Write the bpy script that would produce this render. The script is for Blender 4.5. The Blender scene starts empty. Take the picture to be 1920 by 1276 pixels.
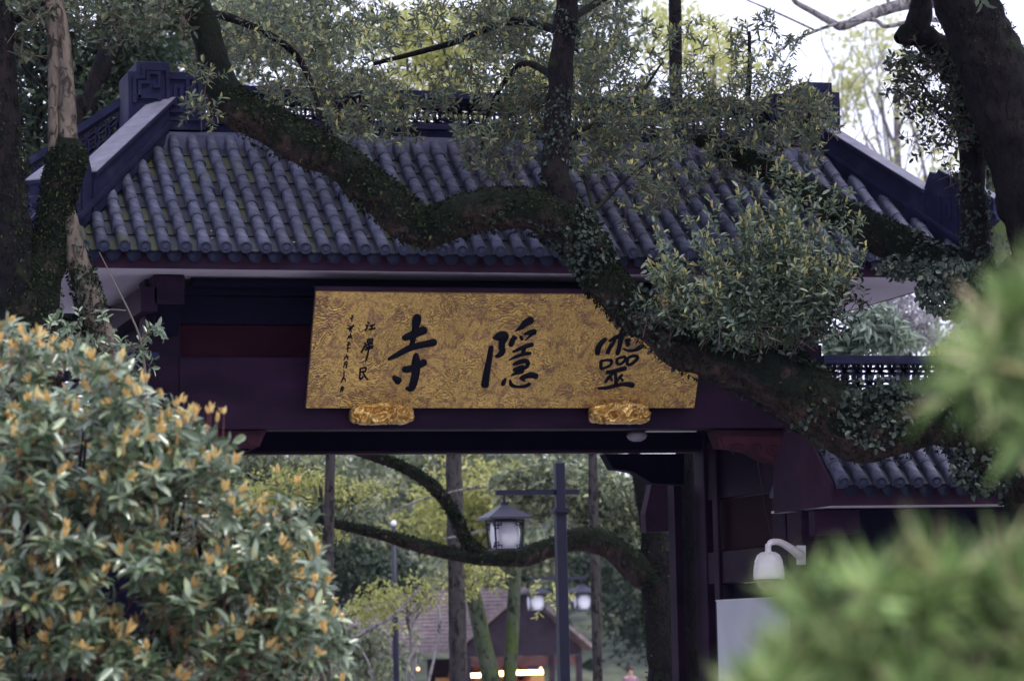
import bpy, math, random, numpy as np
from mathutils import Vector, Matrix, noise
random.seed(7); R = np.random.RandomState(11)
S = bpy.context.scene; COL = S.collection

# ------------------------------------------------------------------ camera, sky, sun, exposure
CO = np.array([-2.8616, -32.6789, 1.6]); YAW, PIT, ROLL, F = .2819, .0975, -.0224, 5800.0
FW = np.array([math.sin(YAW)*math.cos(PIT), math.cos(YAW)*math.cos(PIT), math.sin(PIT)])
_r = np.array([math.cos(YAW), -math.sin(YAW), 0.]); _u = np.cross(_r, FW)
RT = _r*math.cos(ROLL)+_u*math.sin(ROLL); UP = -_r*math.sin(ROLL)+_u*math.cos(ROLL)
cd = bpy.data.cameras.new("camera"); cam = bpy.data.objects.new("camera", cd); COL.objects.link(cam)
cam.matrix_world = Matrix([[RT[i], UP[i], -FW[i], CO[i]] for i in range(3)]+[[0, 0, 0, 1]])
cd.sensor_width = 36; cd.lens = F/1920*36; cd.clip_start = .2; cd.clip_end = 2000
cd.dof.use_dof = True; cd.dof.focus_distance = 32.3; cd.dof.aperture_fstop = 2.1
S.camera = cam
S.render.resolution_x = 1024; S.render.resolution_y = 680

SUN_EL, SUN_AZ = math.radians(58), math.radians(150)      # azimuth measured from +Y towards +X
w = bpy.data.worlds.new("World"); S.world = w; w.use_nodes = True
nt = w.node_tree; nt.nodes.clear()
sky = nt.nodes.new("ShaderNodeTexSky"); sky.sky_type = 'NISHITA'; sky.sun_disc = False
sky.sun_elevation = SUN_EL; sky.sun_rotation = SUN_AZ; sky.air_density = 1.2; sky.dust_density = 3.0
mx = nt.nodes.new("ShaderNodeMixRGB"); mx.inputs[0].default_value = .80
mx.inputs[2].default_value = (8.8, 9.0, 11.6, 1)             # overcast cloud sheet
bg = nt.nodes.new("ShaderNodeBackground"); bg.inputs[1].default_value = .11
wo = nt.nodes.new("ShaderNodeOutputWorld")
nt.links.new(sky.outputs[0], mx.inputs[1]); nt.links.new(mx.outputs[0], bg.inputs[0]); nt.links.new(bg.outputs[0], wo.inputs[0])
sd = bpy.data.lights.new("sun", 'SUN'); sd.energy = 1.5; sd.angle = math.radians(14); sd.color = (1, .95, .87)
sun = bpy.data.objects.new("sun", sd); COL.objects.link(sun)
sv = Vector((math.sin(SUN_AZ)*math.cos(SUN_EL), math.cos(SUN_AZ)*math.cos(SUN_EL), math.sin(SUN_EL)))
sun.rotation_euler = sv.to_track_quat('Z', 'Y').to_euler(); sun.location = (0, 0, 30)
S.view_settings.view_transform = 'Standard'; S.view_settings.look = 'None'
S.view_settings.exposure = 0.70; S.view_settings.gamma = 1
S.cycles.use_denoising = True; S.cycles.max_bounces = 6; S.cycles.transparent_max_bounces = 6

# ------------------------------------------------------------------ helpers
def ray(px, py): return FW+RT*(px-960)/F-UP*(py-638)/F
def W(px, py, Y): d = ray(px, py); return CO+d*(Y-CO[1])/d[1]
def WX(px, py, X): d = ray(px, py); return CO+d*(X-CO[0])/d[0]
def zscale(Y): return F/(W(960, 638, Y)-CO).dot(FW)       # pixels per metre there

def tag(o, label=None, cat=None, group=None, kind=None):
    if label: o['label'] = label
    if cat: o['category'] = cat
    if group: o['group'] = group
    if kind: o['kind'] = kind
    return o
def empty(name, loc=(0, 0, 0), label=None, cat=None, group=None):
    o = bpy.data.objects.new(name, None); COL.objects.link(o); o.location = Vector(loc)
    return tag(o, label, cat, group)
def link(name, me, parent=None, loc=None, rot=None):
    o = bpy.data.objects.new(name, me); COL.objects.link(o)
    if loc is not None: o.location = Vector(loc)
    if rot is not None: o.rotation_euler = rot
    if parent is not None:
        o.parent = parent; o.matrix_parent_inverse = Matrix.Translation(-wloc(parent))
    return o
def wloc(o):
    v = Vector(o.location)
    return v
def pyd(name, vs, fs, mat, parent=None, smooth=False, attr=None):
    """mesh object from world-space verts"""
    me = bpy.data.meshes.new(name)
    me.from_pydata([tuple(map(float, v)) for v in vs], [], [tuple(map(int, f)) for f in fs]); me.update()
    if smooth: me.polygons.foreach_set('use_smooth', [True]*len(me.polygons))
    if mat: me.materials.append(mat)
    return link(name, me, parent)
def npmesh(name, V, FQ, mat, parent=None, rnd=None, smooth=False):
    """fast mesh: V (n,3), FQ (m,k) with constant k; rnd (m) face attribute"""
    me = bpy.data.meshes.new(name); V = np.asarray(V, np.float32); FQ = np.asarray(FQ, np.int32)
    m, k = FQ.shape
    me.vertices.add(len(V)); me.vertices.foreach_set('co', V.ravel())
    me.loops.add(m*k); me.loops.foreach_set('vertex_index', FQ.ravel())
    me.polygons.add(m); me.polygons.foreach_set('loop_start', np.arange(0, m*k, k, dtype=np.int32))
    if smooth: me.polygons.foreach_set('use_smooth', np.ones(m, bool))
    me.update(calc_edges=True)
    if rnd is not None:
        a = me.attributes.new('rnd', 'FLOAT', 'FACE'); a.data.foreach_set('value', np.asarray(rnd, np.float32))
    if mat: me.materials.append(mat)
    return link(name, me, parent)
class MB:
    def __init__(s): s.v = []; s.f = []
    def add(s, vs, fs):
        n = len(s.v); s.v += [tuple(v) for v in vs]; s.f += [tuple(i+n for i in f) for f in fs]; return s
    def hexa(s, p):   # 8 points: bottom 4 ccw, top 4
        return s.add(p, [(3, 2, 1, 0), (4, 5, 6, 7), (0, 1, 5, 4), (1, 2, 6, 5), (2, 3, 7, 6), (3, 0, 4, 7)])
    def box(s, a, b, bev=0):
        (x0, y0, z0), (x1, y1, z1) = a, b
        return s.hexa([(x0, y0, z0), (x1, y0, z0), (x1, y1, z0), (x0, y1, z0), (x0, y0, z1), (x1, y0, z1), (x1, y1, z1), (x0, y1, z1)])
    def bar(s, p, q, w, h, up=(0, 0, 1)):
        p, q = Vector(p), Vector(q); d = (q-p).normalized(); a = d.cross(Vector(up)).normalized()*w/2; b = a.cross(d).normalized()*h/2
        return s.hexa([p-a-b, p+a-b, q+a-b, q-a-b, p-a+b, p+a+b, q+a+b, q-a+b])
    def prism(s, poly, ax, d0, d1):
        """poly: list of (a,b); ax: function (a,b,d)->xyz"""
        n = len(poly)
        vs = [ax(a, b, d0) for a, b in poly]+[ax(a, b, d1) for a, b in poly]
        return s.add(vs, [tuple(range(n)), tuple(range(2*n-1, n-1, -1))]+[(i, i+n, (i+1) % n+n, (i+1) % n) for i in range(n)])
    def build(s, name, mat, parent=None, smooth=False, bevel=0):
        o = pyd(name, s.v, s.f, mat, parent, smooth)
        if bevel:
            m = o.modifiers.new('bevel', 'BEVEL'); m.width = bevel; m.segments = 2; m.limit_method = 'ANGLE'; m.angle_limit = .6
        return o
def lathe(mb, prof, c, n=16, ax=None):
    vs = []; fs = []
    for r, z in prof:
        for i in range(n):
            a = 2*math.pi*i/n; vs.append((c[0]+r*math.cos(a), c[1]+r*math.sin(a), c[2]+z))
    for k in range(len(prof)-1):
        for i in range(n): fs.append((k*n+i, k*n+(i+1) % n, (k+1)*n+(i+1) % n, (k+1)*n+i))
    fs.append(tuple(range(n-1, -1, -1))); fs.append(tuple(range((len(prof)-1)*n, len(prof)*n)))
    return mb.add(vs, fs)
def catmull(P, per):
    P = np.asarray(P, float); n = len(P); out = []
    for i in range(n-1):
        p0, p1, p2, p3 = P[max(i-1, 0)], P[i], P[i+1], P[min(i+2, n-1)]
        for t in np.linspace(0, 1, per, endpoint=False):
            out.append(.5*((2*p1)+(-p0+p2)*t+(2*p0-5*p1+4*p2-p3)*t*t+(-p0+3*p1-3*p2+p3)*t**3))
    out.append(P[-1]); return np.array(out)
def limb(pts, seg=16, step=.05, rough=.12, fr=6., seed=0, out=None):
    """tapered, knobbly tube through world points (x,y,z,r). returns verts, quads"""
    P = np.asarray(pts, float); L = np.linalg.norm(np.diff(P[:, :3], axis=0), axis=1).mean()
    Q = catmull(P, max(2, int(L/step))); n = len(Q)
    T = np.gradient(Q[:, :3], axis=0); T /= np.linalg.norm(T, axis=1)[:, None]+1e-9
    a = np.cross(T[0], [0.31, .2, .92]); a /= np.linalg.norm(a); vs = np.zeros((n, seg, 3))
    th = np.arange(seg)*2*math.pi/seg
    for i in range(n):
        a = a-T[i]*a.dot(T[i]); a /= np.linalg.norm(a); b = np.cross(T[i], a)
        ring = Q[i, :3]+Q[i, 3]*(np.cos(th)[:, None]*a+np.sin(th)[:, None]*b)
        vs[i] = ring
    if rough > 0:
        for i in range(n):
            c = Q[i, :3]; r = Q[i, 3]
            for j in range(seg):
                v = Vector(vs[i, j]); q = Vector((v.x*fr/3+seed, v.y*fr/3, v.z*fr/3))
                k = noise.noise(q)*1.3+noise.noise(q*2.7)*.6+.35*noise.noise(Vector((th[j]*2.2, i*step*2.5, seed)))
                vs[i, j] = c+(vs[i, j]-c)*(1+rough*k)
    V = vs.reshape(-1, 3); i, j = np.meshgrid(np.arange(n-1), np.arange(seg), indexing='ij')
    q = np.stack([i*seg+j, i*seg+(j+1) % seg, (i+1)*seg+(j+1) % seg, (i+1)*seg+j], -1).reshape(-1, 4)
    caps = []
    return V, q, Q
def joinq(parts):
    V = []; Fq = []; n = 0
    for v, q in parts: V.append(v); Fq.append(q+n); n += len(v)
    return np.concatenate(V), np.concatenate(Fq)
def pxpath(L, Y=None):
    """(px,py,rpx[,Y]) -> world"""
    out = []
    for t in L:
        y = t[3] if len(t) > 3 else Y
        p = W(t[0], t[1], y); out.append((*p, t[2]/zscale(y)))
    return out

# ------------------------------------------------------------------ materials
def M(name, col, rough=.7, spec=.3, metal=0, var=0, scale=4, bump=0, bscale=40, col2=None, c2scale=3, c2lo=.45, c2hi=.65, stretch=None, emit=None, coords='Object'):
    m = bpy.data.materials.new(name); m.use_nodes = True; n = m.node_tree.nodes; l = m.node_tree.links
    b = n['Principled BSDF']; b.inputs['Roughness'].default_value = rough; b.inputs['Metallic'].default_value = metal
    b.inputs['Specular IOR Level'].default_value = spec
    if emit: b.inputs['Emission Color'].default_value = (*emit[:3], 1); b.inputs['Emission Strength'].default_value = emit[3]
    tc = n.new('ShaderNodeTexCoord'); mp = n.new('ShaderNodeMapping'); l.new(tc.outputs[coords], mp.inputs[0])
    if stretch: mp.inputs['Scale'].default_value = stretch
    c = n.new('ShaderNodeRGB'); c.outputs[0].default_value = (*col, 1); cur = c.outputs[0]
    if col2:
        t = n.new('ShaderNodeTexNoise'); t.inputs['Scale'].default_value = c2scale; t.inputs['Detail'].default_value = 6; l.new(mp.outputs[0], t.inputs[0])
        r = n.new('ShaderNodeMapRange'); r.inputs[1].default_value = c2lo; r.inputs[2].default_value = c2hi; l.new(t.outputs[0], r.inputs[0])
        x = n.new('ShaderNodeMixRGB'); l.new(r.outputs[0], x.inputs[0]); l.new(cur, x.inputs[1]); x.inputs[2].default_value = (*col2, 1); cur = x.outputs[0]
    if var:
        t = n.new('ShaderNodeTexNoise'); t.inputs['Scale'].default_value = scale; t.inputs['Detail'].default_value = 8; l.new(mp.outputs[0], t.inputs[0])
        r = n.new('ShaderNodeMapRange'); r.inputs[1].default_value = .3; r.inputs[2].default_value = .7; r.inputs[3].default_value = 1-var; r.inputs[4].default_value = 1+var; l.new(t.outputs[0], r.inputs[0])
        x = n.new('ShaderNodeVectorMath'); x.operation = 'SCALE'; l.new(cur, x.inputs[0]); l.new(r.outputs[0], x.inputs['Scale']); cur = x.outputs[0]
    l.new(cur, b.inputs['Base Color'])
    if bump:
        t = n.new('ShaderNodeTexNoise'); t.inputs['Scale'].default_value = bscale; t.inputs['Detail'].default_value = 6; l.new(mp.outputs[0], t.inputs[0])
        bp = n.new('ShaderNodeBump'); bp.inputs['Strength'].default_value = bump; bp.inputs['Distance'].default_value = .02; l.new(t.outputs[0], bp.inputs['Height']); l.new(bp.outputs[0], b.inputs['Normal'])
    m['b'] = b.name
    return m
def leafmat(name, cols, rough=.45, spec=.35, trans=.3):
    """cols: list of (pos, rgb) over the random leaf value"""
    m = bpy.data.materials.new(name); m.use_nodes = True; n = m.node_tree.nodes; l = m.node_tree.links
    b = n['Principled BSDF']; b.inputs['Roughness'].default_value = rough; b.inputs['Specular IOR Level'].default_value = spec
    a = n.new('ShaderNodeAttribute'); a.attribute_name = 'rnd'
    r = n.new('ShaderNodeValToRGB'); e = r.color_ramp.elements
    e[0].position = cols[0][0]; e[0].color = (*cols[0][1], 1); e[1].position = cols[-1][0]; e[1].color = (*cols[-1][1], 1)
    for p, c in cols[1:-1]: q = e.new(p); q.color = (*c, 1)
    l.new(a.outputs['Fac'], r.inputs[0]); l.new(r.outputs[0], b.inputs['Base Color'])
    t = n.new('ShaderNodeBsdfTranslucent'); hv = n.new('ShaderNodeHueSaturation'); hv.inputs['Saturation'].default_value = 1.15; hv.inputs['Value'].default_value = 1.5
    l.new(r.outputs[0], hv.inputs['Color']); l.new(hv.outputs[0], t.inputs[0])
    x = n.new('ShaderNodeMixShader'); x.inputs[0].default_value = trans
    l.new(b.outputs[0], x.inputs[1]); l.new(t.outputs[0], x.inputs[2]); l.new(x.outputs[0], n['Material Output'].inputs[0])
    return m
def barkmat(name, c1, c2, moss=(.035, .055, .012), amt=.0, scale=5, mossz=.2):
    m = bpy.data.materials.new(name); m.use_nodes = True; n = m.node_tree.nodes; l = m.node_tree.links
    b = n['Principled BSDF']; b.inputs['Roughness'].default_value = .9; b.inputs['Specular IOR Level'].default_value = .15
    tc = n.new('ShaderNodeTexCoord'); mp = n.new('ShaderNodeMapping'); l.new(tc.outputs['Object'], mp.inputs[0]); mp.inputs['Scale'].default_value = (1, 1, .45)
    v = n.new('ShaderNodeTexNoise'); v.inputs['Scale'].default_value = scale*3.2; v.inputs['Detail'].default_value = 5; v.inputs['Distortion'].default_value = .8
    wn = n.new('ShaderNodeTexNoise'); wn.inputs['Scale'].default_value = 9; l.new(mp.outputs[0], wn.inputs[0])
    ad = n.new('ShaderNodeMixRGB'); ad.blend_type = 'ADD'; ad.inputs[0].default_value = .10; l.new(mp.outputs[0], ad.inputs[1]); l.new(wn.outputs[1], ad.inputs[2]); l.new(ad.outputs[0], v.inputs[0])
    t = n.new('ShaderNodeTexNoise'); t.inputs['Scale'].default_value = scale; t.inputs['Detail'].default_value = 10; t.inputs['Roughness'].default_value = .7; l.new(mp.outputs[0], t.inputs[0])
    r = n.new('ShaderNodeMapRange'); r.inputs[1].default_value = .35; r.inputs[2].default_value = .66; l.new(t.outputs[0], r.inputs[0])
    x = n.new('ShaderNodeMixRGB'); l.new(r.outputs[0], x.inputs[0]); x.inputs[1].default_value = (*c1, 1); x.inputs[2].default_value = (*c2, 1)
    er = n.new('ShaderNodeMapRange'); er.inputs[1].default_value = .36; er.inputs[2].default_value = .50; er.inputs[3].default_value = .30; l.new(v.outputs[0], er.inputs[0])
    sc = n.new('ShaderNodeVectorMath'); sc.operation = 'SCALE'; l.new(x.outputs[0], sc.inputs[0]); l.new(er.outputs[0], sc.inputs['Scale'])
    g = n.new('ShaderNodeNewGeometry'); sp = n.new('ShaderNodeSeparateXYZ'); l.new(g.outputs['True Normal'], sp.inputs[0])
    mn = n.new('ShaderNodeTexNoise'); mn.inputs['Scale'].default_value = 2.6; mn.inputs['Detail'].default_value = 8; l.new(tc.outputs['Object'], mn.inputs[0])
    m1 = n.new('ShaderNodeMath'); m1.operation = 'MULTIPLY_ADD'; l.new(mn.outputs[0], m1.inputs[0]); m1.inputs[1].default_value = 3.0; m1.inputs[2].default_value = -1.5+amt
    m2 = n.new('ShaderNodeMath'); m2.operation = 'MULTIPLY_ADD'; l.new(sp.outputs[2], m2.inputs[0]); m2.inputs[1].default_value = .9; l.new(m1.outputs[0], m2.inputs[2])
    m3 = n.new('ShaderNodeMapRange'); m3.inputs[1].default_value = mossz-.12; m3.inputs[2].default_value = mossz+.2; l.new(m2.outputs[0], m3.inputs[0])
    mo = n.new('ShaderNodeMixRGB'); l.new(m3.outputs[0], mo.inputs[0]); l.new(sc.outputs[0], mo.inputs[1]); mo.inputs[2].default_value = (*moss, 1)
    l.new(mo.outputs[0], b.inputs['Base Color'])
    hh = n.new('ShaderNodeMath'); hh.operation = 'MULTIPLY_ADD'; l.new(er.outputs[0], hh.inputs[0]); hh.inputs[1].default_value = .6; l.new(t.outputs[0], hh.inputs[2])
    bp = n.new('ShaderNodeBump'); bp.inputs['Strength'].default_value = 1; bp.inputs['Distance'].default_value = .05; l.new(hh.outputs[0], bp.inputs['Height']); l.new(bp.outputs[0], b.inputs['Normal'])
    return m

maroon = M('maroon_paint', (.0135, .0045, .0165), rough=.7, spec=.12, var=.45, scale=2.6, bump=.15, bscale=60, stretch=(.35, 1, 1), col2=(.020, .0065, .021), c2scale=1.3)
maroon_lit = M('lit_maroon_paint', (.032, .013, .029), rough=.75, spec=.1, var=.3, scale=3, bump=.08, col2=(.030, .016, .034), c2scale=2.0)  # lighter copy of the maroon, a lit tone put into the colour
redp = M('dull_red_panel', (.018, .0032, .008), rough=.8, spec=.08, var=.3, scale=3)
carve = M('carved_red_wood', (.032, .0075, .017), rough=.75, spec=.15, var=.3, scale=6)
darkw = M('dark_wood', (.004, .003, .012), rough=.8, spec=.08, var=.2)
plaster = M('soffit_plaster', (.55, .50, .60), rough=.85, var=.08, scale=1.5)
slate = M('dark_slate_blue', (.010, .011, .038), rough=.75, spec=.15, var=.35, scale=5, bump=.25, bscale=60, col2=(.024, .026, .056), c2scale=4, c2lo=.5, c2hi=.75)
coping = M('skylit_coping', (.15, .145, .19), rough=.7, var=.2, scale=6, bump=.2, col2=(.12, .12, .18), c2scale=8)  # lighter than slate: sky light on upward faces put into the colour
mortar = M('ridge_mortar', (.055, .058, .105), rough=.85, var=.3, scale=7, bump=.4, bscale=50)
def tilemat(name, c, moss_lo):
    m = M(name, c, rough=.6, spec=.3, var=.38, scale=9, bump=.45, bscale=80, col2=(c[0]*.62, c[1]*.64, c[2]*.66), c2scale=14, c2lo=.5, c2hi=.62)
    n = m.node_tree.nodes; l = m.node_tree.links; b = n['Principled BSDF']
    src = b.inputs['Base Color'].links[0].from_socket
    g = n.new('ShaderNodeNewGeometry'); t = n.new('ShaderNodeTexNoise'); t.inputs['Scale'].default_value = 1.1; t.inputs['Detail'].default_value = 9; t.inputs['Roughness'].default_value = .68
    l.new(g.outputs['Position'], t.inputs[0]); oi = n.new('ShaderNodeObjectInfo')
    a = n.new('ShaderNodeMath'); a.operation = 'MULTIPLY_ADD'; l.new(oi.outputs['Random'], a.inputs[0]); a.inputs[1].default_value = .16; l.new(t.outputs[0], a.inputs[2])
    sx = n.new('ShaderNodeSeparateXYZ'); l.new(g.outputs['Position'], sx.inputs[0])
    a2 = n.new('ShaderNodeMath'); a2.operation = 'MULTIPLY_ADD'; l.new(sx.outputs[0], a2.inputs[0]); a2.inputs[1].default_value = -.020; l.new(a.outputs[0], a2.inputs[2])
    r = n.new('ShaderNodeMapRange'); r.inputs[1].default_value = moss_lo; r.inputs[2].default_value = moss_lo+.09; r.inputs[4].default_value = .8; l.new(a2.outputs[0], r.inputs[0])
    x = n.new('ShaderNodeMixRGB'); l.new(r.outputs[0], x.inputs[0]); l.new(src, x.inputs[1]); x.inputs[2].default_value = (.055, .062, .024, 1)
    # each tile its own tone
    r2 = n.new('ShaderNodeMapRange'); r2.inputs[3].default_value = .78; r2.inputs[4].default_value = 1.2; l.new(oi.outputs['Random'], r2.inputs[0])
    sc = n.new('ShaderNodeVectorMath'); sc.operation = 'SCALE'; l.new(x.outputs[0], sc.inputs[0]); l.new(r2.outputs[0], sc.inputs['Scale']); l.new(sc.outputs[0], b.inputs['Base Color'])
    return m
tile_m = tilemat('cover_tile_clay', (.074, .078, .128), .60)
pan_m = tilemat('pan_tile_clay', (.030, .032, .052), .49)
cap_m = M('tile_cap_clay', (.026, .031, .062), rough=.7, var=.3, scale=20, bump=.5, bscale=60)
black_ink = M('black_lacquer', (.002, .002, .008), rough=.6, spec=.12)
pole_m = M('black_painted_steel', (.012, .013, .034), rough=.5, spec=.4, var=.2)
lamp_glass = M('white_lamp_glass', (.75, .75, .82), rough=.35, spec=.4)
white_pl = M('white_plastic', (.62, .58, .60), rough=.35, spec=.5, var=.08, scale=8)
smoke_gl = M('smoked_dome', (.01, .012, .02), rough=.1, spec=.6)
board_white = M('white_panel', (.55, .56, .62), rough=.6, var=.06, scale=2)
bark_main = barkmat('camphor_bark', (.008, .006, .007), (.055, .036, .030), amt=.50, scale=6, moss=(.005, .008, .004))
bark_dark = barkmat('dark_bark', (.003, .003, .005), (.014, .010, .011), amt=-.3, scale=6, moss=(.012, .018, .006))
bark_pale = barkmat('pale_bark', (.075, .062, .055), (.155, .125, .10), amt=-.75, scale=4, moss=(.10, .11, .05))
bark_grey = barkmat('grey_bark', (.16, .15, .16), (.30, .28, .28), amt=-.9, scale=4)
bark_mid = barkmat('distant_bark', (.040, .036, .038), (.065, .058, .058), amt=-.5, scale=4)
bark_green = barkmat('green_algae_bark', (.045, .060, .038), (.085, .10, .065), amt=.1, scale=4, moss=(.06, .085, .03))
moss_m = leafmat('moss_fronds', [(0, (.003, .005, .003)), (.6, (.007, .012, .006)), (.9, (.024, .034, .014)), (1, (.065, .08, .035))], rough=.8, spec=.1, trans=.15)
ivy_m = leafmat('ivy_leaves', [(0, (.007, .013, .010)), (.7, (.018, .030, .022)), (1, (.055, .075, .05))], rough=.45, spec=.3, trans=.12)
camphor_m = leafmat('camphor_leaves', [(0, (.04, .055, .04)), (.5, (.085, .108, .078)), (.85, (.135, .165, .10)), (1, (.22, .25, .10))], rough=.42, spec=.45, trans=.32)
bud_m = leafmat('yellow_buds', [(0, (.34, .33, .14)), (.7, (.50, .47, .22)), (1, (.55, .42, .24))], rough=.6, spec=.2, trans=.3)
bush_m = leafmat('bush_leaves', [(0, (.035, .065, .028)), (.45, (.11, .16, .09)), (.8, (.26, .32, .22)), (1, (.34, .40, .20))], rough=.24, spec=1.0, trans=.15)
orange_m = leafmat('orange_shoots', [(0, (.52, .34, .13)), (.6, (.66, .47, .20)), (1, (.70, .60, .32))], rough=.6, spec=.2, trans=.35)
twig_m = M('twig_bark', (.10, .07, .055), rough=.85)
redtwig_m = M('red_twig', (.16, .06, .05), rough=.7)
mid_m = leafmat('forest_leaves_mid', [(0, (.045, .06, .045)), (.4, (.15, .18, .115)), (.7, (.34, .36, .21)), (1, (.46, .46, .28))], trans=.35)  # lightened for distance: pale haze put into the leaf colour
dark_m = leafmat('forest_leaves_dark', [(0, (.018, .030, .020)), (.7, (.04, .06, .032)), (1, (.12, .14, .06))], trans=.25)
yel_m = leafmat('forest_leaves_yellow', [(0, (.16, .18, .06)), (.5, (.34, .35, .13)), (1, (.50, .48, .22))], trans=.4)
pale_m = leafmat('spring_leaves_pale', [(0, (.34, .36, .16)), (.5, (.52, .52, .26)), (1, (.62, .60, .34))], trans=.5)
silver_m = leafmat('silvery_leaves', [(0, (.10, .14, .10)), (.5, (.22, .28, .22)), (1, (.42, .46, .42))], rough=.3, spec=.6, trans=.2)
pine_m = leafmat('pine_needles', [(0, (.03, .06, .02)), (.4, (.20, .31, .09)), (.8, (.46, .62, .25)), (1, (.58, .46, .30))], rough=.45, spec=.4, trans=.25)

# gold board: raised scales and clouds over matt brown ground
def goldmat():
    m = bpy.data.materials.new('embossed_gold_board'); m.use_nodes = True; n = m.node_tree.nodes; l = m.node_tree.links
    b = n['Principled BSDF']; b.inputs['Roughness'].default_value = .38; b.inputs['Metallic'].default_value = .35; b.inputs['Specular IOR Level'].default_value = .5
    tc = n.new('ShaderNodeTexCoord')
    wn = n.new('ShaderNodeTexNoise'); wn.inputs['Scale'].default_value = 1.6; wn.inputs['Detail'].default_value = 2; l.new(tc.outputs['Object'], wn.inputs[0])
    ad = n.new('ShaderNodeMixRGB'); ad.blend_type = 'ADD'; ad.inputs[0].default_value = .35; l.new(tc.outputs['Object'], ad.inputs[1]); l.new(wn.outputs[1], ad.inputs[2])
    v = n.new('ShaderNodeTexVoronoi'); v.inputs['Scale'].default_value = 46; l.new(ad.outputs[0], v.inputs[0])           # scales
    wv = n.new('ShaderNodeTexWave'); wv.wave_type = 'RINGS'; wv.inputs['Scale'].default_value = 8; wv.inputs['Distortion'].default_value = 16; wv.inputs['Detail'].default_value = 2; wv.inputs['Detail Scale'].default_value = 1.6
    l.new(ad.outputs[0], wv.inputs[0])
    mk = n.new('ShaderNodeTexNoise'); mk.inputs['Scale'].default_value = 2.4; mk.inputs['Detail'].default_value = 1; l.new(ad.outputs[0], mk.inputs[0])
    mr = n.new('ShaderNodeMapRange'); mr.inputs[1].default_value = .46; mr.inputs[2].default_value = .52; l.new(mk.outputs[0], mr.inputs[0])
    hm = n.new('ShaderNodeMixRGB'); l.new(mr.outputs[0], hm.inputs[0]); l.new(wv.outputs[1], hm.inputs[1]); l.new(v.outputs['Distance'], hm.inputs[2])
    fl = n.new('ShaderNodeTexNoise'); fl.inputs['Scale'].default_value = 1.9; fl.inputs['Detail'].default_value = 0; l.new(ad.outputs[0], fl.inputs[0])
    fr = n.new('ShaderNodeMapRange'); fr.inputs[1].default_value = .56; fr.inputs[2].default_value = .60; fr.inputs[3].default_value = 1; fr.inputs[4].default_value = .1; l.new(fl.outputs[0], fr.inputs[0])
    st = n.new('ShaderNodeMath'); st.operation = 'MULTIPLY'; st.inputs[1].default_value = .9; l.new(fr.outputs[0], st.inputs[0])
    bp = n.new('ShaderNodeBump'); bp.inputs['Distance'].default_value = .011; l.new(st.outputs[0], bp.inputs['Strength']); l.new(hm.outputs[0], bp.inputs['Height']); l.new(bp.outputs[0], b.inputs['Normal'])
    pt = n.new('ShaderNodeTexNoise'); pt.inputs['Scale'].default_value = 6.5; pt.inputs['Detail'].default_value = 5; pt.inputs['Distortion'].default_value = 1.2; l.new(ad.outputs[0], pt.inputs[0])
    pr = n.new('ShaderNodeMapRange'); pr.inputs[1].default_value = .50; pr.inputs[2].default_value = .60; l.new(pt.outputs[0], pr.inputs[0])
    x = n.new('ShaderNodeMixRGB'); l.new(pr.outputs[0], x.inputs[0]); x.inputs[1].default_value = (.45, .285, .085, 1); x.inputs[2].default_value = (.29, .165, .070, 1)
    ln = n.new('ShaderNodeMapRange'); ln.inputs[1].default_value = .2; ln.inputs[2].default_value = .85; ln.inputs[3].default_value = 1.35; ln.inputs[4].default_value = .62; l.new(hm.outputs[0], ln.inputs[0])  # relief highlights painted into the gold colour, following the bump height
    sc = n.new('ShaderNodeVectorMath'); sc.operation = 'SCALE'; l.new(x.outputs[0], sc.inputs[0]); l.new(ln.outputs[0], sc.inputs['Scale'])
    l.new(sc.outputs[0], b.inputs['Base Color']); return m
gold_m = goldmat()
gold2_m = M('gold_leaf_relief', (.62, .40, .13), rough=.28, metal=.75, spec=.5, var=.3, scale=14, col2=(.42, .25, .09), c2scale=12, bump=.3, bscale=35)

# ------------------------------------------------------------------ foliage engine
TEMPL6 = np.array([[0, 0, 0], [.30, .42, .05], [.72, .33, .03], [1, 0, -.10], [.72, -.33, .03], [.30, -.42, .05]])   # along, across, normal
def leaves(name, P, D, N, L, Wd, mat, parent=None, rnd=None, simple=False, kind='stuff', droop=.0):
    """P pos, D direction, N approx normal, L length, Wd width ratio"""
    P = np.asarray(P); n = len(P)
    D = D/(np.linalg.norm(D, axis=1)[:, None]+1e-9); A = np.cross(N, D); A /= np.linalg.norm(A, axis=1)[:, None]+1e-9; N2 = np.cross(D, A)
    T = TEMPL6.copy()
    if simple: T = np.array([[0, 0, 0], [.45, .42, .06], [1, 0, -.08], [.45, -.42, .06]])
    L = np.broadcast_to(L, (n,)); Wd = np.broadcast_to(Wd, (n,))
    V = (P[:, None]+T[None, :, 0, None]*(D*L[:, None])[:, None]+T[None, :, 1, None]*(A*(L*Wd)[:, None])[:, None]+T[None, :, 2, None]*(N2*L[:, None])[:, None])
    k = len(T); base = np.arange(n)[:, None]*k
    if simple: Fq = np.stack([base+np.array([[0, 2, 1]]), base+np.array([[0, 3, 2]])], 1).reshape(-1, 3); m = 2
    else: Fq = np.stack([base+np.array([[0, 3, 2, 1]]), base+np.array([[0, 5, 4, 3]])], 1).reshape(-1, 4); m = 2
    if rnd is None: rnd = R.rand(n)
    o = npmesh(name, V.reshape(-1, 3), Fq, mat, parent, rnd=np.repeat(rnd, m))
    if kind: o['kind'] = kind
    return o
def unit(n):
    v = R.normal(size=(n, 3)); return v/np.linalg.norm(v, axis=1)[:, None]
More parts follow.
